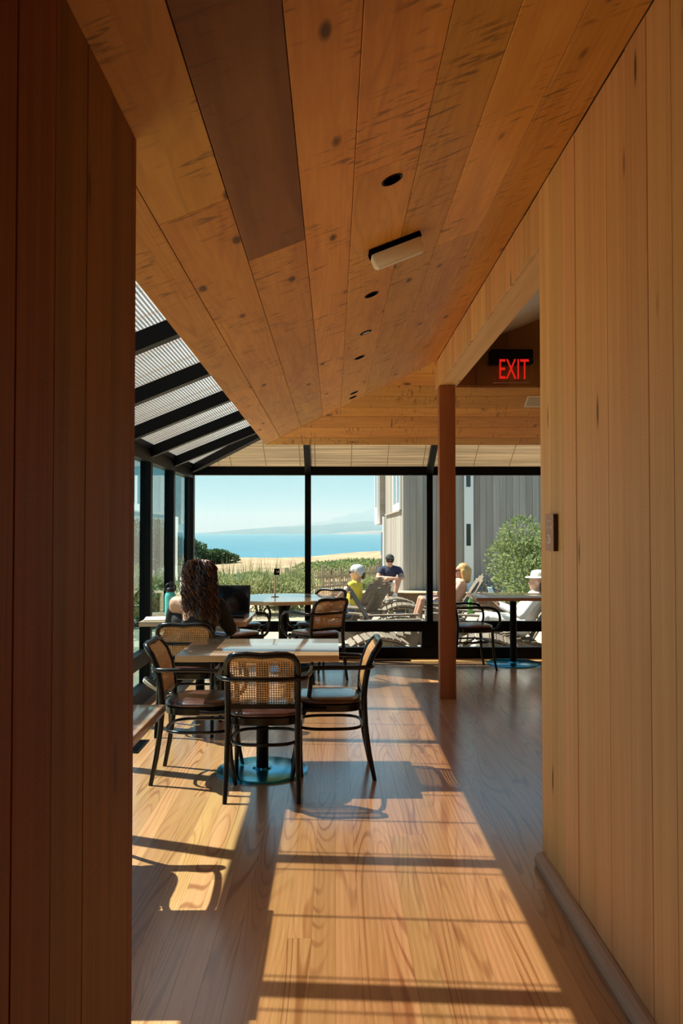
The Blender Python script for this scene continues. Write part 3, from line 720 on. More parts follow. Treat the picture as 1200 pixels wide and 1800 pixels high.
# laptop, bottle, notebook on the second table
M['plastic_black'] = plain('black_laptop_plastic', (0.008, 0.008, 0.009), 0.35)
M['screen'] = plain('dark_glossy_screen', (0.006, 0.006, 0.007), 0.08, spec=0.6)
lp = empty('laptop', (-0.885, 6.80, 0.7502), R(-4), 'open black laptop on the wooden table', 'laptop')
rbox('base', (-0.175, -0.125, 0.0), (0.175, 0.115, 0.022), M['plastic_black'], lp, 0.004)
kb = MB()
for r_ in range(5):
    for k in range(13): kb.box((-0.155 + k*0.0241, -0.045 + r_*0.026, 0.022), (-0.155 + k*0.0241 + 0.020, -0.045 + r_*0.026 + 0.021, 0.0245))
tag(kb.build('keyboard', M['black_metal'], lp), kind='stuff')
MB().box((-0.05, -0.115, 0.0222), (0.05, -0.058, 0.0228)).build('touchpad', M['screen'], lp)
sc = rbox('lid', (-0.175, -0.006, 0.0), (0.175, 0.006, 0.235), M['plastic_black'], lp, 0.003)
sc.location = (0, 0.112, 0.020); sc.rotation_euler = (R(-14), 0, 0)
MB().box((-0.162, -0.0068, 0.018), (0.162, -0.0062, 0.222)).build('display', M['screen'], sc)
bt = empty('water_bottle', (-1.365, 6.93, 0.7502), R(20), 'turquoise steel water bottle with a black lid beside the person', 'bottle')
M['turq'] = plain('turquoise_powder_coat', (0.10, 0.52, 0.52), 0.45)
MB().lathe([(0.042, 0.0), (0.046, 0.004), (0.046, 0.155), (0.043, 0.175), (0.034, 0.190), (0.031, 0.196)], 32).build('body', M['turq'], bt, True, 35)
MB().lathe([(0.033, 0.196), (0.036, 0.200), (0.036, 0.222), (0.030, 0.230)], 28).build('lid', M['plastic_black'], bt, True, 35)
MB().tube(spline([(-0.038, 0, 0.205), (-0.044, 0, 0.235), (-0.02, 0, 0.262), (0.02, 0, 0.262), (0.044, 0, 0.235), (0.038, 0, 0.205)], 5), 0.006, 8).build('handle', M['plastic_black'], bt, True)
MB().tube([(0.0, 0, 0.23), (0.008, 0, 0.285)], 0.007, 8).build('spout', M['plastic_black'], bt, True)
nb_ = empty('notebook', (-1.405, 6.60, 0.7502), R(8), 'open notebook with pale pages at the table edge left of the person', 'notebook')
rbox('cover', (-0.10, -0.125, 0.0), (0.10, 0.125, 0.003), plain('notebook_cover', (0.55, 0.52, 0.35), 0.6), nb_, 0.001, 1)
rbox('pages', (-0.095, -0.12, 0.003), (0.095, 0.12, 0.012), plain('paper', (0.80, 0.80, 0.76), 0.7), nb_, 0.002, 1)
# floor registers
def register(x_, y_, ang, label, lx=0.22, ly=0.05):
    g_ = empty('floor_register', (x_, y_, 0.0), R(ang), label, 'floor vent', 'black floor registers')
    mb = MB().box((-lx, -ly, 0.0005), (lx, -ly + 0.012, 0.006)).box((-lx, ly - 0.012, 0.0005), (lx, ly, 0.006)).box((-lx, -ly, 0.0005), (-lx + 0.012, ly, 0.006)).box((lx - 0.012, -ly, 0.0005), (lx, ly, 0.006))
    mb.build('frame', M['black_metal'], g_)
    MB().box((-lx + 0.01, -ly + 0.01, 0.0003), (lx - 0.01, ly - 0.01, 0.001)).build('duct', M['void'], g_)
    k = -lx + 0.02
    while k < lx - 0.015:
        MB().box((k, -ly + 0.012, 0.001), (k + 0.006, ly - 0.012, 0.005)).build('louvre', M['black_metal'], g_); k += 0.016
register(0.62, 9.32, 0, 'black floor register under the sea window left of the post', 0.24, 0.05)
register(-1.33, 5.62, 90, 'black floor register by the left windows behind the nearest table', 0.17, 0.05)

# ------------------------------------------------------------------ people
M['skin'] = plain('skin', (0.62, 0.36, 0.25), 0.5, var=0.08, scale=9)
M['skin_tan'] = plain('tanned_skin', (0.52, 0.27, 0.17), 0.5, var=0.08, scale=9)
M['black_cloth'] = plain('black_knit', (0.010, 0.011, 0.013), 0.85, var=0.3, scale=80, bump=0.2)
def head_caps(c, f, u, s=1.0):
    """skull, jaw, nose, brow, ears from the head centre c; f = face direction, u = up"""
    c = Vector(c); f = Vector(f).normalized(); u = Vector(u); u = (u - f * u.dot(f)).normalized(); r_ = f.cross(u)
    q = lambda a, b, d_: c + (f * a + u * b + r_ * d_) * s
    return [(q(-0.018, 0.030, -0.010), 0.082*s, q(-0.018, 0.030, 0.010), 0.082*s), (q(0.02, 0.030, 0), 0.072*s, q(0.038, -0.03, 0), 0.060*s),
            (q(0.036, -0.03, 0), 0.058*s, q(0.062, -0.088, 0), 0.034*s), (q(-0.03, -0.03, 0), 0.062*s, q(0.02, -0.07, 0), 0.048*s),
            (q(0.088, 0.012, 0), 0.010*s, q(0.108, -0.028, 0), 0.015*s), (q(0.08, 0.032, -0.03), 0.014*s, q(0.08, 0.032, 0.03), 0.014*s),
            (q(0.088, -0.058, -0.018), 0.009*s, q(0.088, -0.058, 0.018), 0.009*s),
            (q(-0.01, 0.015, -0.083), 0.013*s, q(-0.012, -0.022, -0.078), 0.011*s), (q(-0.01, 0.015, 0.083), 0.013*s, q(-0.012, -0.022, 0.078), 0.011*s)]
def hand_caps(wr_, dr, palm_n, side=1, s=1.0, curl=0.5):
    """palm, four bent fingers of unequal length and a thumb from its side"""
    w0 = Vector(wr_); d = Vector(dr).normalized(); n_ = Vector(palm_n); n_ = (n_ - d * n_.dot(d)).normalized(); t = d.cross(n_) * side
    out_ = [(w0, 0.024*s, w0 + d*0.03*s, 0.024*s)]
    for k, L in enumerate((0.068, 0.076, 0.072, 0.056)):
        o = (1.5 - k) * 0.019 * s
        b = w0 + d*0.085*s + t*o; m1 = b + (d*math.cos(curl) + n_*math.sin(curl)) * L*0.5*s; m2 = m1 + (d*math.cos(2*curl) + n_*math.sin(2*curl)) * L*0.5*s
        out_ += [(w0 + d*0.02*s + t*o*0.7, 0.017*s, b, 0.0115*s), (b, 0.0105*s, m1, 0.0095*s), (m1, 0.0095*s, m2, 0.008*s)]
    tb = w0 + d*0.028*s + t*0.032*s; t1 = tb + (d*0.7 + t*0.6 + n_*0.3).normalized()*0.036*s; t2 = t1 + (d*0.9 + t*0.1 + n_*0.4).normalized()*0.028*s
    return out_ + [(w0 + d*0.012*s, 0.018*s, tb, 0.014*s), (tb, 0.013*s, t1, 0.011*s), (t1, 0.011*s, t2, 0.009*s)]
def shoe(name, toe, heel, upv, parent, upper_mat, sole_mat, s=1.0):
    toe = Vector(toe); heel = Vector(heel); u = Vector(upv).normalized()
    d = (toe - heel).normalized(); u = (u - d*u.dot(d)).normalized()
    sh = blob(name, [(heel + u*0.045*s, 0.036*s, heel + d*0.07*s + u*0.045*s, 0.040*s), (heel + d*0.07*s + u*0.04*s, 0.040*s, toe - d*0.03*s + u*0.026*s, 0.032*s), (heel + u*0.05*s, 0.034*s, heel + u*0.085*s + d*0.01*s, 0.033*s), (heel + d*0.06*s + u*0.07*s, 0.03*s, heel + d*0.12*s + u*0.05*s, 0.03*s)], upper_mat, parent, 0.009, 5)
    sd = d.cross(u)
    v_ = []; n_ = 20
    L = (toe - heel).length + 0.03*s
    for lev, sc_ in ((-0.004, 0.97), (0.022, 1.0)):
        for k in range(n_):
            a = 2*math.pi*k/n_; ca, sa = math.cos(a), math.sin(a)
            wdt = 0.046*s * (1.0 if ca > 0 else 0.86)
            v_.append((heel + toe)/2 + d * (L/2 + 0.006) * math.copysign(abs(ca)**0.8, ca) * sc_ + sd * wdt * math.copysign(abs(sa)**0.8, sa) * sc_ + u * lev*s)
    mb = MB().add(v_, [tuple(range(n_-1, -1, -1)), tuple(n_ + k for k in range(n_))] + [(k, (k+1) % n_, n_ + (k+1) % n_, n_ + k) for k in range(n_)])
    mb.build('sole', sole_mat, sh)
    lm = MB()
    for k in range(3):
        c_ = heel + d*(0.085 + 0.03*k)*s + u*(0.092 - 0.013*k)*s
        lm.tube([c_ - sd*0.022*s - u*0.008*s, c_ + u*0.003*s, c_ + sd*0.022*s - u*0.008*s], 0.0032*s, 6)
    lm.build('laces', sole_mat, sh)
    return sh
M['sneaker'] = plain('dark_grey_canvas', (0.05, 0.05, 0.045), 0.8, var=0.3, scale=90)
M['sole'] = plain('off_white_rubber', (0.70, 0.67, 0.58), 0.6)

# the seated person at the laptop, seen from behind; local frame: x right, y away from the viewer
wp = empty('person', (-1.02, 6.20, -0.02), 0, 'person with long curly brown hair and black off-shoulder top sitting at the laptop', 'person')
hc = Vector((0.005, 0.085, 1.115)); nk = Vector((0.0, 0.055, 0.985))
shL, shR = Vector((-0.158, 0.045, 0.925)), Vector((0.150, 0.055, 0.905))
elL, elR = Vector((-0.235, 0.20, 0.74)), Vector((0.225, 0.18, 0.72))
wrL, wrR = Vector((-0.06, 0.42, 0.79)), Vector((0.13, 0.44, 0.79))
hipL, hipR = Vector((-0.085, 0.0, 0.555)), Vector((0.085, 0.0, 0.555))
knL, knR = Vector((-0.10, 0.43, 0.545)), Vector((0.13, 0.45, 0.545))
anL, anR = Vector((-0.20, -0.02, 0.335)), Vector((0.13, 0.36, 0.10))
body = head_caps(hc, (0, 1, -0.12), (0, 0, 1), 1.0) + [
    (nk, 0.052, hc + Vector((0, -0.01, -0.05)), 0.052), (nk, 0.062, Vector((0, 0.04, 0.90)), 0.085),
    (Vector((-0.06, 0.035, 0.90)), 0.085, shL, 0.062), (Vector((0.06, 0.04, 0.89)), 0.085, shR, 0.062),
    (Vector((0, 0.03, 0.88)), 0.120, Vector((0, 0.0, 0.72)), 0.115), (Vector((0, 0, 0.72)), 0.115, Vector((0, -0.01, 0.58)), 0.135),
    (shL, 0.056, elL, 0.040), (elL, 0.038, wrL, 0.026), (shR, 0.056, elR, 0.040), (elR, 0.038, wrR, 0.026),
    (hipL, 0.10, knL, 0.062), (hipR, 0.10, knR, 0.062), (knL, 0.058, anL, 0.038), (knR, 0.058, anR, 0.038),
    (anL, 0.038, anL + Vector((-0.09, -0.03, 0.0)), 0.03), (anR, 0.036, anR + Vector((0, 0.10, -0.04)), 0.03)]
body += hand_caps(wrL, (0.25, 0.95, 0.0), (0, 0, -1), 1, 0.92, 0.3) + hand_caps(wrR, (-0.1, 1, 0.0), (0, 0, -1), -1, 0.92, 0.3)
blob('body', body, M['skin'], wp, 0.0095, 6)
top_ = blob('off_shoulder_top', [
    (Vector((0.065, 0.035, 0.885)), 0.094, shR + Vector((0.0, 0, -0.006)), 0.070), (shR, 0.068, elR, 0.052), (elR, 0.050, elR.lerp(wrR, 0.6), 0.042),
    (shL.lerp(elL, 0.34), 0.064, elL, 0.054), (elL, 0.052, elL.lerp(wrL, 0.6), 0.043),
    (Vector((-0.13, 0.04, 0.795)), 0.072, Vector((0.06, 0.04, 0.85)), 0.108),
    (Vector((0.02, 0.022, 0.815)), 0.128, Vector((0, 0.0, 0.72)), 0.132), (Vector((0, 0, 0.72)), 0.130, Vector((0, -0.005, 0.60)), 0.148)], M['black_cloth'], wp, 0.010, 6)
blob('trousers', [(hipL, 0.112, knL, 0.074), (hipR, 0.112, knR, 0.074), (hipL, 0.112, hipR, 0.112), (knL, 0.070, anL + Vector((0.03, 0.05, 0.02)), 0.052), (knR, 0.070, anR + Vector((0, 0, 0.08)), 0.052)], M['black_cloth'], wp, 0.012, 5)
shoe('sneaker', (-0.375, -0.05, 0.368), (-0.212, -0.06, 0.268), (0.42, -0.25, 0.9), wp, M['sneaker'], M['sole'], 0.95)
shoe('sneaker', (0.13, 0.56, 0.005), (0.13, 0.37, 0.005), (0, 0, 1), wp, M['sneaker'], M['sole'], 1.0)
M['hair'] = plain('dark_brown_hair', (0.030, 0.013, 0.007), 0.38, spec=0.5, var=0.5, scale=40)
M['hair_strand'] = plain('auburn_hair_strands', (0.16, 0.055, 0.018), 0.36, spec=0.5, var=0.6, scale=25)
hair = blob('hair', [(hc + Vector((0, -0.030, 0.035)), 0.096, hc + Vector((0, 0.0, 0.04)), 0.090), (hc + Vector((-0.03, -0.045, 0.0)), 0.080, hc + Vector((-0.035, -0.045, -0.10)), 0.068),
    (hc + Vector((0.035, -0.045, 0.0)), 0.080, hc + Vector((0.05, -0.055, -0.12)), 0.070), (hc + Vector((0.0, -0.060, -0.05)), 0.082, hc + Vector((0.03, -0.135, -0.27)), 0.066),
    (hc + Vector((0.05, -0.07, -0.10)), 0.068, hc + Vector((0.11, -0.12, -0.30)), 0.052)], M['hair'], wp, 0.012, 4)
rs = random.Random(3)
def curl_mesh(n_curls, th0, th1, ph0, ph1):
    cm = MB()
    for k in range(n_curls):
        th_ = rs.uniform(th0, th1); ph = rs.uniform(ph0, ph1)
        outd = Vector((math.cos(th_), math.sin(th_) * 0.8, 0)); r0 = 0.098 * math.sin(ph)
        L = rs.uniform(0.28, 0.48); n_ = 30; pts = []; f0 = rs.uniform(0, 6.28); cr = rs.uniform(0.006, 0.016); turns = rs.uniform(3.0, 7.0)
        bulge = rs.uniform(0.082, 0.128); flow = rs.uniform(-0.01, 0.075)
        for i in range(n_):
            t = i / (n_ - 1); s_ = L * t
            q = min(1.0, s_ / 0.12)
            rad_ = r0 + (bulge - r0) * math.sin(q * math.pi / 2) - 0.045 * max(0.0, t - 0.55)
            z_ = 0.035 + 0.098 * math.cos(ph) * (1 - 0.15 * q) - max(0.0, s_ - 0.05 * (1.3 - ph)) + 0.008
            base = hc + Vector((outd.x * rad_ + flow * t * t, -0.02 + outd.y * rad_ - 0.085 * min(1.0, max(0.0, s_ - 0.06) / 0.2), z_))
            a = f0 + t * turns * 6.283; amp = cr * min(1, t * 4)
            pts.append(base + outd * math.cos(a) * amp + Vector((-outd.y, outd.x, 0)) * math.sin(a) * amp)
        cm.tube(pts, [0.0042 * (1 - 0.55 * i / n_) for i in range(n_)], 4)
    return cm
tag(curl_mesh(360, R(150), R(390), 0.15, 1.3).build('curls', M['hair'], hair, True), kind='stuff')
tag(curl_mesh(200, R(150), R(390), 0.05, 1.1).build('auburn_curls', M['hair_strand'], hair, True), kind='stuff')
for s_ in (-1, 1): MB().lathe([(0.003, -0.011), (0.010, -0.006), (0.012, 0), (0.010, 0.006), (0.003, 0.011)], 12).build('eye', plain('eye_white', (0.8, 0.8, 0.78), 0.2), wp, True, mtx=Matrix.Translation(hc + Vector((s_*0.031, 0.086, 0.005))))

# ================================================================== outside
def at(px, py, Y): return Vector(((px - 587) / 1455 * Y, Y, Z0 - (py - 934) / 1455 * Y))
DK = -0.25                                             # terrace level
M['terrace'] = plain('pale_terrace_paving', (0.40, 0.35, 0.28), 0.85, var=0.12, scale=1.5)
M['meadow'] = plain('dry_meadow', (0.37, 0.25, 0.145), 0.95, var=0.28, scale=0.6)
M['sand'] = plain('sandy_ground', (0.46, 0.37, 0.24), 0.95, var=0.2, scale=1.2)
M['bluff'] = plain('bluff_earth', (0.30, 0.22, 0.13), 0.95, var=0.3, scale=0.3)
M['grey_wood'] = wood('weathered_grey_teak', (0.23, 0.185, 0.135), (0.13, 0.10, 0.07), rough=0.75, fine=(4, 60), tone=0.15, hue=0.01)
M['siding'] = wood('weathered_redwood_siding', (0.37, 0.335, 0.30), (0.24, 0.21, 0.18), rough=0.8, fine=(1.0, 26), broad=(0.3, 5), tone=0.20, hue=0.015, bump=0.2)
M['fence'] = wood('weathered_fence_paling', (0.38, 0.33, 0.25), (0.23, 0.195, 0.145), rough=0.85, fine=(3, 40), tone=0.25)
M['wall_wood'] = wood('brown_retaining_plank', (0.22, 0.105, 0.05), (0.13, 0.058, 0.028), rough=0.7, fine=(1.5, 30), tone=0.15)
M['trim_white'] = plain('white_window_trim', (0.85, 0.85, 0.82), 0.6)
M['dark_pane'] = plain('dark_window_pane', (0.03, 0.045, 0.05), 0.08, spec=0.6)
def slab(name, pts, z_top, z_bot, mat, label):
    mb = MB(); quadslab(mb, [(a, b, 0) for a, b in pts], z_bot, z_top); o = mb.build(name, mat); return tag(o, label, kind='structure')
slab('terrace', [(-0.8, YW + 0.12), (14, YW + 0.12), (14, 17.5), (-0.2, 17.5)], DK, DK - 0.4, M['terrace'], 'pale sunlit terrace paving outside the sea windows')
slab('garden_ground', [(-30, -6), (XW - 0.25, -6), (XW - 0.25, YW + 0.12), (-0.8, YW + 0.12), (-0.2, 17.5), (16, 17.5), (16, 26), (-30, 26)], DK - 0.03, DK - 0.5, M['sand'], 'sandy garden ground between the terrace and the fence')
# meadow: gently rolling grid that ends at the bluff edge
mb = MB(); nx_, ny_ = 70, 40; rg = random.Random(5)
def meadow_z(x_, y_):
    e_ = 0.25 * math.sin(x_ * 0.11 + 1.0) * math.sin(y_ * 0.13) + 0.10 * math.sin(x_ * 0.37 + y_ * 0.21)
    return -0.42 + e_ * min(1, (y_ - 22) / 10) + 0.35 * math.exp(-((x_ - 4.2) / 1.6) ** 2 - ((y_ - 55) / 6.0) ** 2)
v_ = []
for j in range(ny_ + 1):
    for i in range(nx_ + 1):
        x_ = -70 + 140 * i / nx_; y_ = 22 + 38 * j / ny_
        y2 = y_ + (2.5 * math.sin(x_ * 0.2) + 1.2 * math.sin(x_ * 0.6)) * (j / ny_)
        v_.append((x_, y2, meadow_z(x_, y2)))
for i in range(nx_ + 1): x_, y_, z_ = v_[ny_ * (nx_ + 1) + i]; v_.append((x_, y_ + 3, -16))
mb.add(v_, [(j*(nx_+1)+i, j*(nx_+1)+i+1, (j+1)*(nx_+1)+i+1, (j+1)*(nx_+1)+i) for j in range(ny_+1) for i in range(nx_)])
tag(mb.build('meadow', M['meadow'], None, True), 'dry golden meadow running to the bluff edge', kind='structure')
def sea_mat():
    m, n, l, b = new_mat('sea_water')
    b.inputs['Base Color'].default_value = (0.035, 0.20, 0.27, 1); b.inputs['Roughness'].default_value = 0.32; b.inputs['Specular IOR Level'].default_value = 0.5
    t = n.new('ShaderNodeTexCoord'); mp = n.new('ShaderNodeMapping'); mp.inputs['Scale'].default_value = (0.02, 0.10, 1)
    z = n.new('ShaderNodeTexNoise'); z.inputs['Scale'].default_value = 1.0; z.inputs['Detail'].default_value = 8
    l.new(t.outputs['Object'], mp.inputs[0]); l.new(mp.outputs[0], z.inputs['Vector'])
    bp = n.new('ShaderNodeBump'); bp.inputs['Strength'].default_value = 0.35; bp.inputs['Distance'].default_value = 2.0
    l.new(z.outputs['Fac'], bp.inputs['Height']); l.new(bp.outputs[0], b.inputs['Normal'])
    r_ = n.new('ShaderNodeValToRGB'); l.new(z.outputs['Fac'], r_.inputs[0])
    r_.color_ramp.elements[0].position = 0.35; r_.color_ramp.elements[1].position = 0.7
    r_.color_ramp.elements[0].color = (0.05, 0.165, 0.22, 1); r_.color_ramp.elements[1].color = (0.08, 0.23, 0.29, 1)
    l.new(r_.outputs[0], b.inputs['Base Color'])
    return m
tag(MB().add([(-20000, 50, -15), (20000, 50, -15), (20000, 30000, -15), (-20000, 30000, -15)], [(0, 1, 2, 3)]).build('sea', sea_mat()), 'calm blue sea out to the horizon', kind='structure')
# far coast
M['coast'] = plain('coastal_hills', (0.07, 0.10, 0.09), 0.95, var=0.3, scale=0.004)
M['cliff'] = plain('pale_sea_cliffs', (0.22, 0.20, 0.18), 0.95, var=0.2, scale=0.02)
def ridge(name, pts, y_, depth, mat, label):
    mb = MB(); n_ = 120; v_ = []
    xs = [p[0] for p in pts]
    for i in range(n_ + 1):
        x_ = xs[0] + (xs[-1] - xs[0]) * i / n_
        for (xa, za), (xb, zb) in zip(pts[:-1], pts[1:]):
            if xa <= x_ <= xb: z_ = za + (zb - za) * (x_ - xa) / (xb - xa); break
        z_ = z_ * (1 + 0.05 * math.sin(x_ * 0.012) + 0.04 * math.sin(x_ * 0.031 + 1))
        v_ += [(x_, y_, -16), (x_, y_ + depth * 0.12, z_ * 0.45 - 8), (x_, y_ + depth, z_), (x_, y_ + depth * 2.5, -16)]
    mb.add(v_, [(i*4+k, (i+1)*4+k, (i+1)*4+k+1, i*4+k+1) for i in range(n_) for k in range(3)])
    return tag(mb.build(name, mat, None, True), label, kind='structure')
D1 = 5200.0
ridge('coast_near', [(-900, -14), (-740, 6), (-500, 25), (-150, 44), (225, 68), (1500, 90)], D1, 500, M['coast'], 'low headland across the water')
ridge('coast_ridge', [(-1320, -14), (-1020, 28), (-280, 105), (85, 180), (510, 300), (1020, 380), (2600, 460)], D1 + 4200, 900, M['coast'], 'hazy higher ridge behind the headland')
ridge('sea_cliffs', [(-20, -14), (60, -4), (220, 4), (380, 8), (1400, 8)], D1 - 300, 120, M['cliff'], 'pale sea cliffs at the foot of the headland')
def haze_mat():
    m = bpy.data.materials.new('sea_haze'); m.use_nodes = True; n = m.node_tree.nodes; n.clear()
    o = n.new('ShaderNodeOutputMaterial'); v = n.new('ShaderNodeVolumeScatter')
    v.inputs['Color'].default_value = (0.34, 0.70, 0.86, 1); v.inputs['Density'].default_value = 0.00030
    m.node_tree.links.new(v.outputs[0], o.inputs['Volume']); return m
hz = MB().box((-9000, 700, -14.5), (9000, 14000, 280)).build('sea_haze', haze_mat()); tag(hz, 'thin sea haze over the water', 'haze', kind='stuff')

# ------------------------------------------------------------------ neighbouring building
bd = empty('neighbour_building', (0, 19.0, 0.12), 0, 'weathered grey wooden building with white window trim beyond the terrace', 'building')
BZ = 4.2
MB().box((1.60, 0.03, -0.4), (9.0, 6.7, BZ)).build('wall_core', M['siding'], bd)
def siding(x0, x1, y_, z0, z1, wd=0.152):
    x_ = x0
    while x_ < x1 - 0.01:
        b = min(x_ + wd, x1)
        plank('siding_board', M['siding'], bd, (0, y_ + random.uniform(0, 0.006), 0), (0, 0, 1), (1, 0, 0), [(z0, x_), (z1, x_), (z1, b - 0.004), (z0, b - 0.004)], 0.028, 0.003); x_ = b
siding(1.59, 2.98, 0.0, -0.3, BZ); siding(3.20, 6.2, 0.0, -0.3, BZ)
st = MB().box((2.985, -0.05, -0.3), (3.195, 0.03, BZ)).build('trim_strip', M['trim_white'], bd)
for z0, z1 in ((1.0, 1.50), (2.35, 3.0)):
    MB().box((3.03, -0.055, z0), (3.13, -0.045, z1)).build('strip_pane', M['dark_pane'], st)
# side face with a white window box, corner trim, upper bay at the back
for k in range(18):
    y_ = 0.03 + k * 0.36
    plank('siding_board', M['siding'], bd, (1.575 + random.uniform(0, 0.006), 0, 0), (0, 0, 1), (0, -1, 0), [(-0.3, -y_), (BZ, -y_), (BZ, -y_ - 0.352), (-0.3, -y_ - 0.352)], 0.025, 0.004)
wnb = MB().box((1.53, 0.35, 1.84), (1.572, 2.6, BZ - 0.1)).build('window_frame', M['trim_white'], bd)
for a, b in ((0.48, 1.15), (1.45, 2.35)): MB().box((1.522, a, 2.02), (1.53, b, BZ - 0.25)).build('window_pane', M['dark_pane'], wnb)
MB().box((1.52, 0.30, 1.80), (1.575, 5.9, 1.84)).build('sill', M['siding'], bd)
MB().box((1.50, 6.2, -0.3), (1.62, 6.75, 1.78)).build('corner_trim', M['trim_white'], bd)
MB().box((1.475, 6.6, 0.1), (1.50, 7.3, 1.3)).build('glass_screen', M['dark_pane'], bd)
bay = MB().box((1.42, 6.72, 1.55), (2.4, 8.5, BZ)).build('upper_bay', M['siding'], bd)
MB().box((1.34, 6.70, 1.56), (1.42, 8.4, BZ - 0.2)).build('bay_trim', M['trim_white'], bay)
MB().box((1.333, 6.9, 2.1), (1.34, 8.1, BZ - 0.5)).build('bay_pane', M['dark_pane'], bay)
# retaining wall of planks with a ledge
rwl = empty('retaining_wall', (0, 17.5, DK), 0, 'low brown plank retaining wall behind the terrace chairs', 'wall')
x_ = 0.35
while x_ < 9.5:
    for k in range(2):
        L = random.uniform(1.6, 2.4)
        plank('plank', M['wall_wood'], rwl, (0, random.uniform(0, 0.006), 0), (1, 0, 0), (0, 0, -1), [(x_, -0.002 - k*0.182), (x_ + 1.795, -0.002 - k*0.182), (x_ + 1.795, -0.18 - k*0.182), (x_, -0.18 - k*0.182)], 0.05, 0.003) if False else \
        plank('plank', M['wall_wood'], rwl, (0, random.uniform(0, 0.006), 0), (0, 0, 1), (1, 0, 0), [(0.002 + k*0.182, x_), (0.18 + k*0.182, x_), (0.18 + k*0.182, x_ + 1.795), (0.002 + k*0.182, x_ + 1.795)], 0.05, 0.003)
    x_ += 1.8
MB().box((0.35, 0.05, 0.0), (9.4, 1.5, 0.345)).build('fill', M['sand'], rwl)
MB().box((0.33, -0.02, 0.366), (9.4, 0.16, 0.395)).build('coping', M['wall_wood'], rwl)

# ------------------------------------------------------------------ fence of palings
fe = empty('picket_fence', (0, 0, 0), 0, 'weathered grey paling fence between the garden and the meadow', 'fence')
p0, p1 = Vector((-1.20, 21.0, DK)), Vector((1.30, 24.8, DK)); nF = 44
dF = (p1 - p0).normalized(); upF = Vector((0, 0, 1))
def paling(h_):
    mb = MB(); mb.add([(-0.025, -0.009, 0), (0.025, -0.009, 0), (0.025, 0.009, 0), (-0.025, 0.009, 0), (-0.025, -0.009, h_), (0.025, -0.009, h_), (0.025, 0.009, h_), (-0.025, 0.009, h_), (-0.008, -0.009, h_ + 0.05), (0.008, -0.009, h_ + 0.05), (0.008, 0.009, h_ + 0.05), (-0.008, 0.009, h_ + 0.05)],
        [(0,1,5,4), (1,2,6,5), (2,3,7,6), (3,0,4,7), (4,5,9,8), (5,6,10,9), (6,7,11,10), (7,4,8,11), (8,9,10,11), (3,2,1,0)])
    me = mb.mesh('paling'); me.materials.append(M['fence']); return me
pms = [paling(h_) for h_ in (0.62, 0.66, 0.60, 0.69)]
aF = math.atan2(dF.y, dF.x)
for i in range(nF):
    p = p0.lerp(p1, i / (nF - 1))
    o = obj('paling', pms[i % 4], None, fe, Matrix.Translation((p.x, p.y, p.z - 0.02)) @ Matrix.Rotation(aF, 4, 'Z') @ Matrix.Rotation(random.uniform(-0.05, 0.05), 4, 'Y'))
for z_ in (0.20, 0.47):
    mb = MB(); mb.bar(p0 + Vector((0.02, 0.03, z_)), p1 + Vector((0.02, 0.03, z_)), 0.03, 0.055); mb.build('rail', M['fence'], fe)
for t in (0.0, 0.36, 0.72, 1.0):
    p = p0.lerp(p1, t); mb = MB().box((p.x - 0.05, p.y + 0.03, p.z - 0.02), (p.x + 0.05, p.y + 0.12, p.z + 0.78)); mb.build('post', M['fence'], fe)

# ------------------------------------------------------------------ shrubs
def leaf_mat(name, a, b):
    m, n, l, bs = new_mat(name); t = n.new('ShaderNodeTexCoord'); z = n.new('ShaderNodeTexNoise'); z.inputs['Scale'].default_value = 6
    l.new(t.outputs['Object'], z.inputs['Vector']); r_ = n.new('ShaderNodeValToRGB'); l.new(z.outputs['Fac'], r_.inputs[0])
    r_.color_ramp.elements[0].position = 0.35; r_.color_ramp.elements[1].position = 0.65
    r_.color_ramp.elements[0].color = (*a, 1); r_.color_ramp.elements[1].color = (*b, 1); l.new(r_.outputs[0], bs.inputs['Base Color'])
    bs.inputs['Roughness'].default_value = 0.6; bs.inputs['Specular IOR Level'].default_value = 0.3
    tl = n.new('ShaderNodeBsdfTranslucent'); l.new(r_.outputs[0], tl.inputs[0]); mx = n.new('ShaderNodeMixShader'); mx.inputs[0].default_value = 0.4
    l.new(bs.outputs[0], mx.inputs[1]); l.new(tl.outputs[0], mx.inputs[2]); l.new(mx.outputs[0], n['Material Output'].inputs[0])
    return m
M['leaf_grey'] = leaf_mat('grey_green_leaves', (0.22, 0.26, 0.10), (0.42, 0.45, 0.22))
M['leaf_green'] = leaf_mat('bright_green_leaves', (0.17, 0.23, 0.075), (0.34, 0.40, 0.18))
M['leaf_dark'] = leaf_mat('dark_green_leaves', (0.035, 0.075, 0.030), (0.09, 0.15, 0.06))
M['flower'] = plain('cream_flower_tips', (0.72, 0.68, 0.45), 0.7)
M['stem'] = plain('brown_stems', (0.10, 0.065, 0.035), 0.9)
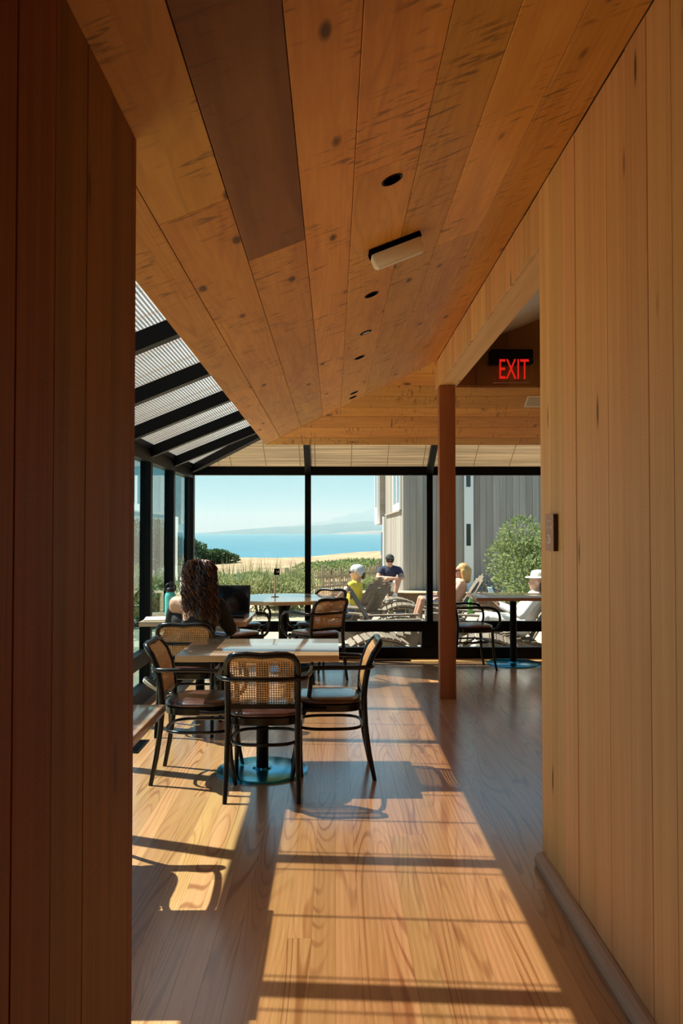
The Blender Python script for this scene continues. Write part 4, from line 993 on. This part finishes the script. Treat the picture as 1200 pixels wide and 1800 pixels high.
def shrub(loc, rx, ry, rz, n, leaf, mat, label, group, seed, tips=0, spikes=0, lumps=9):
    rg = random.Random(seed); root = empty('shrub', loc, 0, label, 'shrub', group)
    cl = []
    for k in range(lumps):
        a = rg.uniform(0, 6.28); q = rg.uniform(0.1, 0.62)
        cl.append((Vector((math.cos(a) * q * rx, math.sin(a) * q * ry, rz * rg.uniform(0.35, 0.80))), rg.uniform(0.32, 0.5)))
    cl.append((Vector((0, 0, rz * 0.5)), 0.62))
    mb = MB()
    for k in range(n):
        c, s_ = rg.choice(cl)
        d = Vector((rg.gauss(0, 1), rg.gauss(0, 1), rg.gauss(0.25, 1))).normalized()
        q = rg.uniform(0.72, 1.0)
        p = c + Vector((d.x * rx * s_ * q, d.y * ry * s_ * q, d.z * rz * s_ * 0.75 * q))
        if p.z < 0.01: p.z = rg.uniform(0.01, rz * 0.3)
        ax = (d + Vector((rg.uniform(-1, 1), rg.uniform(-1, 1), rg.uniform(-0.2, 1.2)))).normalized(); sd = ax.cross(Vector((rg.uniform(-1, 1), rg.uniform(-1, 1), rg.uniform(-1, 1)))).normalized()
        L = leaf * rg.uniform(0.7, 1.4)
        mb.add([p, p + ax * L * 0.5 + sd * L * 0.28, p + ax * L, p + ax * L * 0.5 - sd * L * 0.28], [(0, 1, 2, 3)])
    for k in range(spikes):
        a = rg.uniform(0, 6.28); q = rg.uniform(0, 0.9); b = Vector((math.cos(a)*q*rx, math.sin(a)*q*ry, rz*0.6)); L = rz * rg.uniform(0.45, 0.85)
        tpt = b + Vector((rg.uniform(-0.2, 0.2), rg.uniform(-0.2, 0.2), 1)).normalized() * L; sd = Vector((0.006, 0, 0))
        mb.add([b - sd * 1.6, b + sd * 1.6, tpt], [(0, 1, 2)])
    me = bpy.data.meshes.new('foliage'); me.from_pydata(mb.v, [], mb.f); me.update(); tag(obj('foliage', me, mat, root), kind='stuff')
    sm = MB()
    for k in range(7):
        a = rg.uniform(0, 6.28); q = rg.uniform(0.2, 0.6); sm.tube([(0.06*math.cos(a), 0.06*math.sin(a), 0), (q*rx*math.cos(a)*0.6, q*ry*math.sin(a)*0.6, rz*0.4), (q*rx*math.cos(a), q*ry*math.sin(a), rz*0.75)], [0.018, 0.012, 0.006], 5)
    sm.build('stems', M['stem'], root)
    if tips:
        fm = MB()
        for k in range(tips):
            c, s_ = rg.choice(cl); d = Vector((rg.gauss(0, 1), rg.gauss(-0.3, 1), rg.gauss(0.9, 0.7))).normalized()
            p = c + Vector((d.x * rx * s_, d.y * ry * s_, d.z * rz * s_ * 0.78)) * 1.0
            if p.z < rz * 0.3: continue
            h_ = rg.uniform(0.03, 0.06)
            fm.add([p + Vector((-0.014, 0, 0)), p + Vector((0.014, 0, 0)), p + Vector((0, 0.014, 0)), p + Vector((0, 0, h_))], [(0, 1, 3), (1, 2, 3), (2, 0, 3), (2, 1, 0)])
        tag(fm.build('flowers', M['flower'], root), kind='stuff')
    return root
shrub((3.95, 15.2, DK), 1.22, 1.1, 1.86, 15000, 0.060, M['leaf_green'], 'large rounded green shrub with cream flower tips before the grey building', 'garden shrubs', 11, tips=260, lumps=14)
shrub((-1.55, 17.2, DK - 0.03), 1.1, 0.9, 0.90, 8000, 0.06, M['leaf_grey'], 'grey green shrub behind the laptop screen', 'garden shrubs', 12, spikes=160)
shrub((-2.75, 17.8, DK - 0.03), 1.0, 0.9, 0.84, 6000, 0.06, M['leaf_grey'], 'grey green shrub behind the seated person, left of the number flag', 'garden shrubs', 13, spikes=140)
shrub((-0.95, 18.2, DK - 0.03), 0.75, 0.7, 0.80, 4000, 0.055, M['leaf_grey'], 'smaller grey green shrub at the left end of the paling fence', 'garden shrubs', 14, spikes=100)
shrub((0.80, 19.6, DK - 0.03), 0.55, 0.5, 0.62, 2600, 0.05, M['leaf_grey'], 'low pale shrub in front of the fence left of the person in the cap', 'garden shrubs', 15, spikes=60)
for i, (px, Y, rx, rz, lab) in enumerate([(575, 32, 1.7, 0.62, 'green mound shrub right behind the window mullion'), (625, 33, 1.9, 0.68, 'wide green mound shrub in the middle behind the fence'), (668, 31, 1.4, 0.72, 'green mound shrub against the building edge')]):
    c = at(px, 1000, Y); shrub((c.x, Y, -0.42), rx, 1.2, rz, 4200, 0.09, M['leaf_green'], lab, 'mound shrubs behind the fence', 20 + i)
c = at(531, 1000, 27); shrub((c.x, 27, -0.42), 0.28, 0.28, 0.62, 900, 0.06, M['leaf_dark'], 'small dark shrub standing in the dry meadow left of the mullion', 'meadow shrubs', 31)
for i, (X, Y, rx, rz, lab) in enumerate([(-8.6, 46, 2.2, 1.35, 'dark shrub at the bluff edge nearest the left window corner'), (-6.6, 47, 1.3, 0.75, 'low dark shrub at the right end of the bluff hedge'), (-11.6, 45, 2.4, 1.8, 'tall dark shrub seen through the left side windows'), (-14.6, 42, 2.4, 2.0, 'dark shrub at the left end of the bluff hedge')]):
    shrub((X, Y, -0.40), rx, 1.4, rz, 4200, 0.14, M['leaf_dark'], lab, 'dark shrubs along the bluff', 40 + i)

for i, (X, Y, rx, rz, mt, lab) in enumerate([(-3.55, 15.2, 0.8, 0.95, 'leaf_grey', 'olive shrub outside the left windows, nearest one'), (-4.6, 17.6, 1.0, 1.15, 'leaf_grey', 'olive shrub outside the left windows, middle one'), (-6.4, 27.0, 1.5, 2.0, 'leaf_dark', 'tall dark shrub outside the left windows behind the olive ones')]):
    shrub((X, Y, -0.30), rx, rx * 0.9, rz, 4000, 0.07 if i < 2 else 0.12, M[mt], lab, 'shrubs outside the left windows', 60 + i)
# ------------------------------------------------------------------ terrace chairs
def slat(mb, p, q, wd, th, up): mb.bar(p, q, wd, th, up); return mb
def make_adirondack():
    r_ = empty('adirondack_chair')
    b0, b1 = Vector((0, -0.14, 0.30)), Vector((0, -0.56, 0.98))
    for k in range(5):
        x_ = (k - 2) * 0.105; ln = 1.0 - 0.05 * abs(k - 2) ** 1.3
        e_ = b0.lerp(b1, ln); f_ = 0.94 + 0.10 * ln
        MB().bar((x_ * 0.9, b0.y, b0.z), (x_ * 1.08, e_.y, e_.z), 0.098, 0.02, (0, 0.85, 0.52)).build('back_slat', M['grey_wood'], r_)
    for k in range(6):
        t = k / 5; y_ = 0.36 - 0.50 * t; z_ = 0.36 - 0.10 * t
        MB().bar((-0.28, y_, z_), (0.28, y_, z_), 0.082, 0.02, (0, 0.2, 1)).build('seat_slat', M['grey_wood'], r_)
    for s_ in (-1, 1):
        MB().bar((s_*0.34, 0.42, 0.545), (s_*0.34, -0.40, 0.52), 0.12, 0.022).build('armrest', M['grey_wood'], r_)
        MB().bar((s_*0.30, 0.34, 0.0), (s_*0.30, 0.34, 0.535), 0.028, 0.09, (0, 1, 0)).build('front_leg', M['grey_wood'], r_)
        MB().bar((s_*0.265, 0.38, 0.30), (s_*0.265, -0.62, 0.045), 0.028, 0.11).build('side_rail', M['grey_wood'], r_)
    MB().bar((-0.34, -0.325, 0.50), (0.34, -0.325, 0.50), 0.03, 0.07).build('back_brace', M['grey_wood'], r_)
    MB().bar((-0.27, -0.49, 0.83), (0.27, -0.49, 0.83), 0.022, 0.06).build('back_brace', M['grey_wood'], r_)
    MB().bar((-0.29, 0.385, 0.31), (0.29, 0.385, 0.31), 0.02, 0.09).build('apron', M['grey_wood'], r_)
    return r_
def make_stool():
    r_ = empty('footstool')
    for s_ in (-1, 1):
        pts = [(s_*0.24, -0.34 + 0.68 * k / 8, 0.16 + 0.20 * math.sin(math.pi * (0.18 + 0.62 * k / 8))) for k in range(9)]
        MB().tube(pts, 0.04, 6, flat=0.4).build('side_rail', M['grey_wood'], r_)
        for yy in (-0.26, 0.24): MB().bar((s_*0.25, yy, 0), (s_*0.25, yy, 0.30), 0.03, 0.085, (0, 1, 0)).build('leg', M['grey_wood'], r_)
    for k in range(9):
        y_ = -0.35 + 0.70 * k / 8; z_ = 0.205 + 0.20 * math.sin(math.pi * (0.17 + 0.64 * k / 8)); dz = math.cos(math.pi * (0.17 + 0.64 * k / 8))
        MB().bar((-0.29, y_, z_), (0.29, y_, z_), 0.074, 0.02, (0, -dz * 0.8, 1)).build('slat', M['grey_wood'], r_)
    return r_
ad0 = make_adirondack(); GA = 'weathered slatted terrace chairs'
ad = [  # x, y, heading (0 faces away, 90 faces left)
    (0.24, 13.3, 62, 'weathered slatted lounge chair in which the person in the yellow top sits'),
    (0.27, 12.2, 66, 'empty slatted lounge chair just in front of the person in yellow, leaning right'),
    (0.73, 11.2, -94, 'empty slatted lounge chair leaning left, right behind the near right round table chair'),
    (1.95, 13.9, 92, 'slatted lounge chair in which the fair haired person lies back'),
    (1.85, 12.82, 76, 'middle one of the pale lounge chair backs between the fair haired person and the shrub'),
    (1.84, 11.90, 76, 'pale lounge chair back nearest to the large green shrub'),
    (2.47, 11.0, 84, 'slatted lounge chair of the reader beneath the far right table'),
]
for i, (x_, y_, a, lab) in enumerate(ad):
    c = ad0 if i == 0 else copy_tree(ad0)
    c.location = (x_, y_, DK + 0.001); c.rotation_euler = (0, 0, R(a)); tag(c, lab, 'chair', GA)
st0 = make_stool(); GS = 'curved slatted footstools on the terrace'
for i, (x_, y_, a, lab) in enumerate([(1.20, 16.1, 92, 'curved slatted footstool at the feet of the person in the cap'), (1.25, 14.75, 88, 'curved slatted footstool left of the window mullion, farthest of three'), (1.04, 12.78, 86, 'curved slatted footstool left of the window mullion, middle of three'),
        (1.03, 11.90, 86, 'curved slatted footstool left of the window mullion, nearest of three'), (0.56, 10.35, 95, 'curved slatted footstool low behind the right cane chair'), (1.88, 10.28, 80, 'curved slatted footstool low behind the chair by the post')]):
    c = st0 if i == 0 else copy_tree(st0)
    c.location = (x_, y_, DK + 0.001); c.rotation_euler = (0, 0, R(a)); tag(c, lab, 'footstool', GS)
gb = empty('green_bottle', (1.97, 11.60, DK + 0.553), 0, 'green glass bottle standing on a lounge chair arm', 'bottle')
M['green_glass'] = plain('green_glass', (0.10, 0.30, 0.06), 0.1, spec=0.6)
gb.location = (1.90, 11.56, DK + 0.553)
MB().lathe([(0.034, 0.0), (0.036, 0.004), (0.036, 0.15), (0.030, 0.18), (0.014, 0.21), (0.013, 0.26)], 20).build('body', M['green_glass'], gb, True, 40)
MB().lathe([(0.015, 0.26), (0.015, 0.278)], 14).build('cap', M['white_paint'], gb)

# ------------------------------------------------------------------ people on the terrace
M['yellow'] = plain('yellow_cotton', (0.80, 0.66, 0.07), 0.8, var=0.1, scale=30); M['grey_cloth'] = plain('pale_grey_scarf', (0.50, 0.51, 0.53), 0.8, var=0.2, scale=40)
M['navy'] = plain('navy_polo_cotton', (0.020, 0.030, 0.065), 0.85); M['white_cloth'] = plain('white_cotton', (0.78, 0.78, 0.76), 0.85, var=0.06, scale=20)
M['denim'] = plain('blue_denim', (0.08, 0.12, 0.22), 0.85, var=0.2, scale=40); M['blonde'] = plain('blonde_hair', (0.55, 0.31, 0.10), 0.45, var=0.35, scale=50)
M['dark_lens'] = plain('dark_sunglass_lens', (0.01, 0.01, 0.012), 0.1); M['cap_grey'] = plain('charcoal_cap_cloth', (0.03, 0.032, 0.035), 0.85); M['straw'] = plain('white_sun_hat', (0.74, 0.71, 0.64), 0.85)
M['page'] = plain('pale_blue_book_cover', (0.45, 0.60, 0.66), 0.6)
def lounger_person(loc, heading, label, top_mat, leg_mat, hair=None, head_turn=(0, 1, 0), skin='skin', long_sleeve=False, hands=None, lean=0.0):
    """someone lying back in a slatted lounge chair; local +y is the way they face"""
    p = empty('person', loc, R(heading), label, 'person')
    hip = Vector((0, -0.02, 0.44)); ch = Vector((0, -0.20 + lean, 0.76)); nk_ = Vector((0, -0.25 + lean, 0.90)); hc_ = Vector((0, -0.24 + lean, 1.035))
    B = head_caps(hc_, head_turn, (0, 0, 1)) + [(nk_, 0.052, hc_ + Vector((0, -0.01, -0.06)), 0.05), (hip, 0.13, ch, 0.125), (ch, 0.11, nk_, 0.06)]
    C = [(hip, 0.142, ch, 0.138), (ch, 0.12, ch + Vector((0, -0.02, 0.09)), 0.09)]; T_ = [(hip + Vector((-0.06, 0, 0)), 0.135, hip + Vector((0.06, 0, 0)), 0.135)]
    hds = hands or [((-0.30, 0.22, 0.60), (0, 1, -0.1)), ((0.30, 0.22, 0.60), (0, 1, -0.1))]
    for s_, (wr_, hd) in zip((-1, 1), hds):
        sh_ = Vector((s_*0.165, ch.y - 0.01, 0.845)); el = Vector((s_*0.32, ch.y + 0.20, 0.61)); wr_ = Vector(wr_)
        B += [(ch + Vector((s_*0.06, 0, 0.06)), 0.085, sh_, 0.062), (sh_, 0.058, el, 0.042), (el, 0.040, wr_, 0.027)] + hand_caps(wr_, hd, (0, 0, -1), -s_, 1.0, 0.35)
        C += [(ch + Vector((s_*0.06, 0, 0.055)), 0.095, sh_, 0.070)]
        if long_sleeve: C += [(sh_, 0.070, el, 0.054), (el, 0.052, el.lerp(wr_, 0.85), 0.040)]
        h_ = Vector((s_*0.09, 0.0, 0.46)); kn_ = Vector((s_*0.12, 0.43, 0.56)); an_ = Vector((s_*0.12, 0.58, 0.12))
        B += [(h_, 0.095, kn_, 0.062), (kn_, 0.058, an_, 0.036), (an_, 0.036, an_ + Vector((0, 0.14, -0.08)), 0.032)]
        T_ += [(h_, 0.108, kn_.lerp(h_, 0.15), 0.078)]
        if leg_mat[1]: T_ += [(kn_, 0.072, an_, 0.052)]
    blob('body', B, M[skin], p, 0.014, 4); blob('top', C, top_mat, p, 0.015, 4); blob('lower_clothes', T_, leg_mat[0], p, 0.015, 4)
    for s_ in (-1, 1): shoe('shoe', (s_*0.12, 0.78, 0.012), (s_*0.12, 0.57, 0.012), (0, 0, 1), p, M['white_cloth'], M['sole'])
    return p, hc_
def shades(p, hc_, f, name='sunglasses'):
    f = Vector(f).normalized(); r_ = f.cross(Vector((0, 0, 1))).normalized(); mb = MB()
    for s_ in (-1, 1):
        c = hc_ + f*0.098 + r_*s_*0.034 + Vector((0, 0, 0.008)); mb.bar(c - r_*0.027, c + r_*0.027, 0.010, 0.036)
        mb.bar(hc_ + f*0.09 + r_*s_*0.062 + Vector((0, 0, 0.014)), hc_ - f*0.01 + r_*s_*0.086 + Vector((0, 0, 0.016)), 0.004, 0.012)
    mb.bar(hc_ + f*0.1 - r_*0.02 + Vector((0, 0, 0.016)), hc_ + f*0.1 + r_*0.02 + Vector((0, 0, 0.016)), 0.006, 0.008)
    mb.build(name, M['dark_lens'], p)
yl, hc_ = lounger_person((0.26, 13.3, DK), 68, 'person in yellow sleeveless top and grey headscarf sitting sideways outside', M['yellow'], (M['denim'], True), hands=[((-0.20, 0.30, 0.66), (0.3, 1, 0.2)), ((0.20, 0.30, 0.66), (-0.3, 1, 0.2))], lean=0.13)
blob('headscarf', [(hc_ + Vector((0, -0.03, 0.045)), 0.098, hc_ + Vector((0, 0.02, 0.055)), 0.086), (hc_ + Vector((0, -0.07, 0.02)), 0.075, hc_ + Vector((0, -0.075, -0.01)), 0.06)], M['grey_cloth'], yl, 0.012, 4)
blob('hair', [(hc_ + Vector((0, -0.10, -0.01)), 0.045, hc_ + Vector((0, -0.105, -0.07)), 0.032)], M['hair'], yl, 0.012, 2); shades(yl, hc_, (0, 1, 0))
bp_, hc_ = lounger_person((1.90, 13.9, DK), 92, 'fair haired person lying back in a lounge chair beside the post', M['skin_tan'] if False else plain('peach_top', (0.66, 0.36, 0.25), 0.8), (M['denim'], False), skin='skin_tan')
blob('hair', [(hc_ + Vector((0, -0.03, 0.035)), 0.105, hc_ + Vector((0, -0.06, 0.0)), 0.105), (hc_ + Vector((0, -0.08, 0)), 0.095, hc_ + Vector((0, -0.09, -0.14)), 0.07), (hc_ + Vector((-0.075, -0.02, 0.0)), 0.05, hc_ + Vector((-0.08, -0.03, -0.14)), 0.045), (hc_ + Vector((0.075, -0.02, 0.0)), 0.05, hc_ + Vector((0.08, -0.03, -0.14)), 0.045)], M['blonde'], bp_, 0.012, 3); shades(bp_, hc_, (0, 1, 0))
rp, hc_ = lounger_person((2.45, 11.0, DK), 84, 'person in white shirt and sun hat reading under the far right table', M['white_cloth'], (M['white_cloth'], True), long_sleeve=True, hands=[((-0.10, 0.28, 0.74), (0, 0.6, 0.8)), ((0.10, 0.28, 0.74), (0, 0.6, 0.8))])
hm = MB().lathe([(0.175, 0.052), (0.172, 0.060), (0.105, 0.070), (0.100, 0.11), (0.085, 0.14), (0.03, 0.155)], 28, tuple(hc_ + Vector((0, -0.02, 0.0)))); hm.build('sun_hat', M['straw'], rp, True, 50)
blob('hair', [(hc_ + Vector((0, -0.06, 0.01)), 0.088, hc_ + Vector((0, -0.08, -0.13)), 0.06)], M['hair'], rp, 0.012, 3)
bk = empty('book', (2.13, 11.03, DK + 0.86), R(84), 'open pale blue book held by the reader in white', 'book')
for s_ in (-1, 1): MB().bar((0, 0, 0), (s_*0.13, 0.05, 0.0), 0.010, 0.19, (0, 0.35, 1)).build('cover', M['page'], bk)
# the man in the cap on the retaining wall
mn = empty('person', (1.17, 17.48, 0.16), R(180), 'person in navy polo, cap and sunglasses sitting with arms folded on knees', 'person')
hp = Vector((0, -0.16, 0.11)); ch = Vector((0, 0.0, 0.43)); nk_ = Vector((0, 0.06, 0.56)); hc_ = Vector((0, 0.10, 0.665)); mf = Vector((0, 1, -0.12))
B = head_caps(hc_, mf, (0, 0, 1)) + [(nk_, 0.058, hc_ + Vector((0, -0.01, -0.06)), 0.054), (hp, 0.14, ch, 0.135), (ch, 0.115, nk_, 0.065)]
C = [(hp + Vector((0, 0, 0.05)), 0.150, ch, 0.150), (ch, 0.125, nk_ + Vector((0, -0.01, -0.02)), 0.075)]; S = [(hp + Vector((-0.07, 0, -0.02)), 0.135, hp + Vector((0.07, 0, -0.02)), 0.135)]
for s_ in (-1, 1):
    sh_ = Vector((s_*0.185, 0.02, 0.475)); el = Vector((s_*0.265, 0.22, 0.325)); wr_ = Vector((-s_*0.03, 0.37 + 0.03*s_, 0.315 + 0.012*s_))
    B += [(ch + Vector((s_*0.07, 0, 0.05)), 0.09, sh_, 0.068), (sh_, 0.062, el, 0.046), (el, 0.045, wr_, 0.030)] + hand_caps(wr_, (-s_*1, 0.15, -0.1), (0, 0.3, -1), s_, 1.05, 0.5)
    C += [(ch + Vector((s_*0.07, 0, 0.045)), 0.102, sh_, 0.080), (sh_, 0.078, sh_.lerp(el, 0.45), 0.070)]
    h_ = Vector((s_*0.10, -0.10, 0.10)); kn_ = Vector((s_*0.17, 0.26, 0.30)); an_ = Vector((s_*0.085, 0.30, -0.06))
    B += [(h_, 0.10, kn_, 0.066), (kn_, 0.062, an_, 0.040), (an_, 0.04, an_ + Vector((0, 0.14, -0.05)), 0.034)]
    S += [(h_, 0.112, kn_.lerp(h_, 0.25), 0.088)]
blob('body', B, M['skin_tan'], mn, 0.012, 4); blob('polo_shirt', C, M['navy'], mn, 0.013, 4); blob('shorts', S, M['white_cloth'], mn, 0.013, 4)
for s_ in (-1, 1):
    blob('sock', [(Vector((s_*0.095, 0.295, -0.02)), 0.050, Vector((s_*0.085, 0.31, -0.07)), 0.048)], M['white_cloth'], mn, 0.012, 2)
    shoe('sneaker', (s_*0.085, 0.50, -0.165), (s_*0.085, 0.28, -0.155), (0, 0, 1), mn, M['white_cloth'], M['sole'], 1.05)
cp_ = blob('cap', [(hc_ + Vector((0, -0.02, 0.055)), 0.098, hc_ + Vector((0, 0.015, 0.06)), 0.090)], M['cap_grey'], mn, 0.012, 3)
MB().lathe([(0.085, 0.0), (0.088, 0.008), (0.04, 0.016)], 24, tuple(hc_ + Vector((0, 0.10, 0.062))), 1.0, 0.95).build('brim', M['cap_grey'], cp_, True, 40); shades(mn, hc_, mf)
MB().lathe([(0.036, 0), (0.038, 0.01), (0.036, 0.024)], 16).build('wristwatch', M['dark_lens'], mn, True, mtx=Matrix.Translation((-0.07, 0.345, 0.312)) @ Matrix.Rotation(R(80), 4, 'Y'))
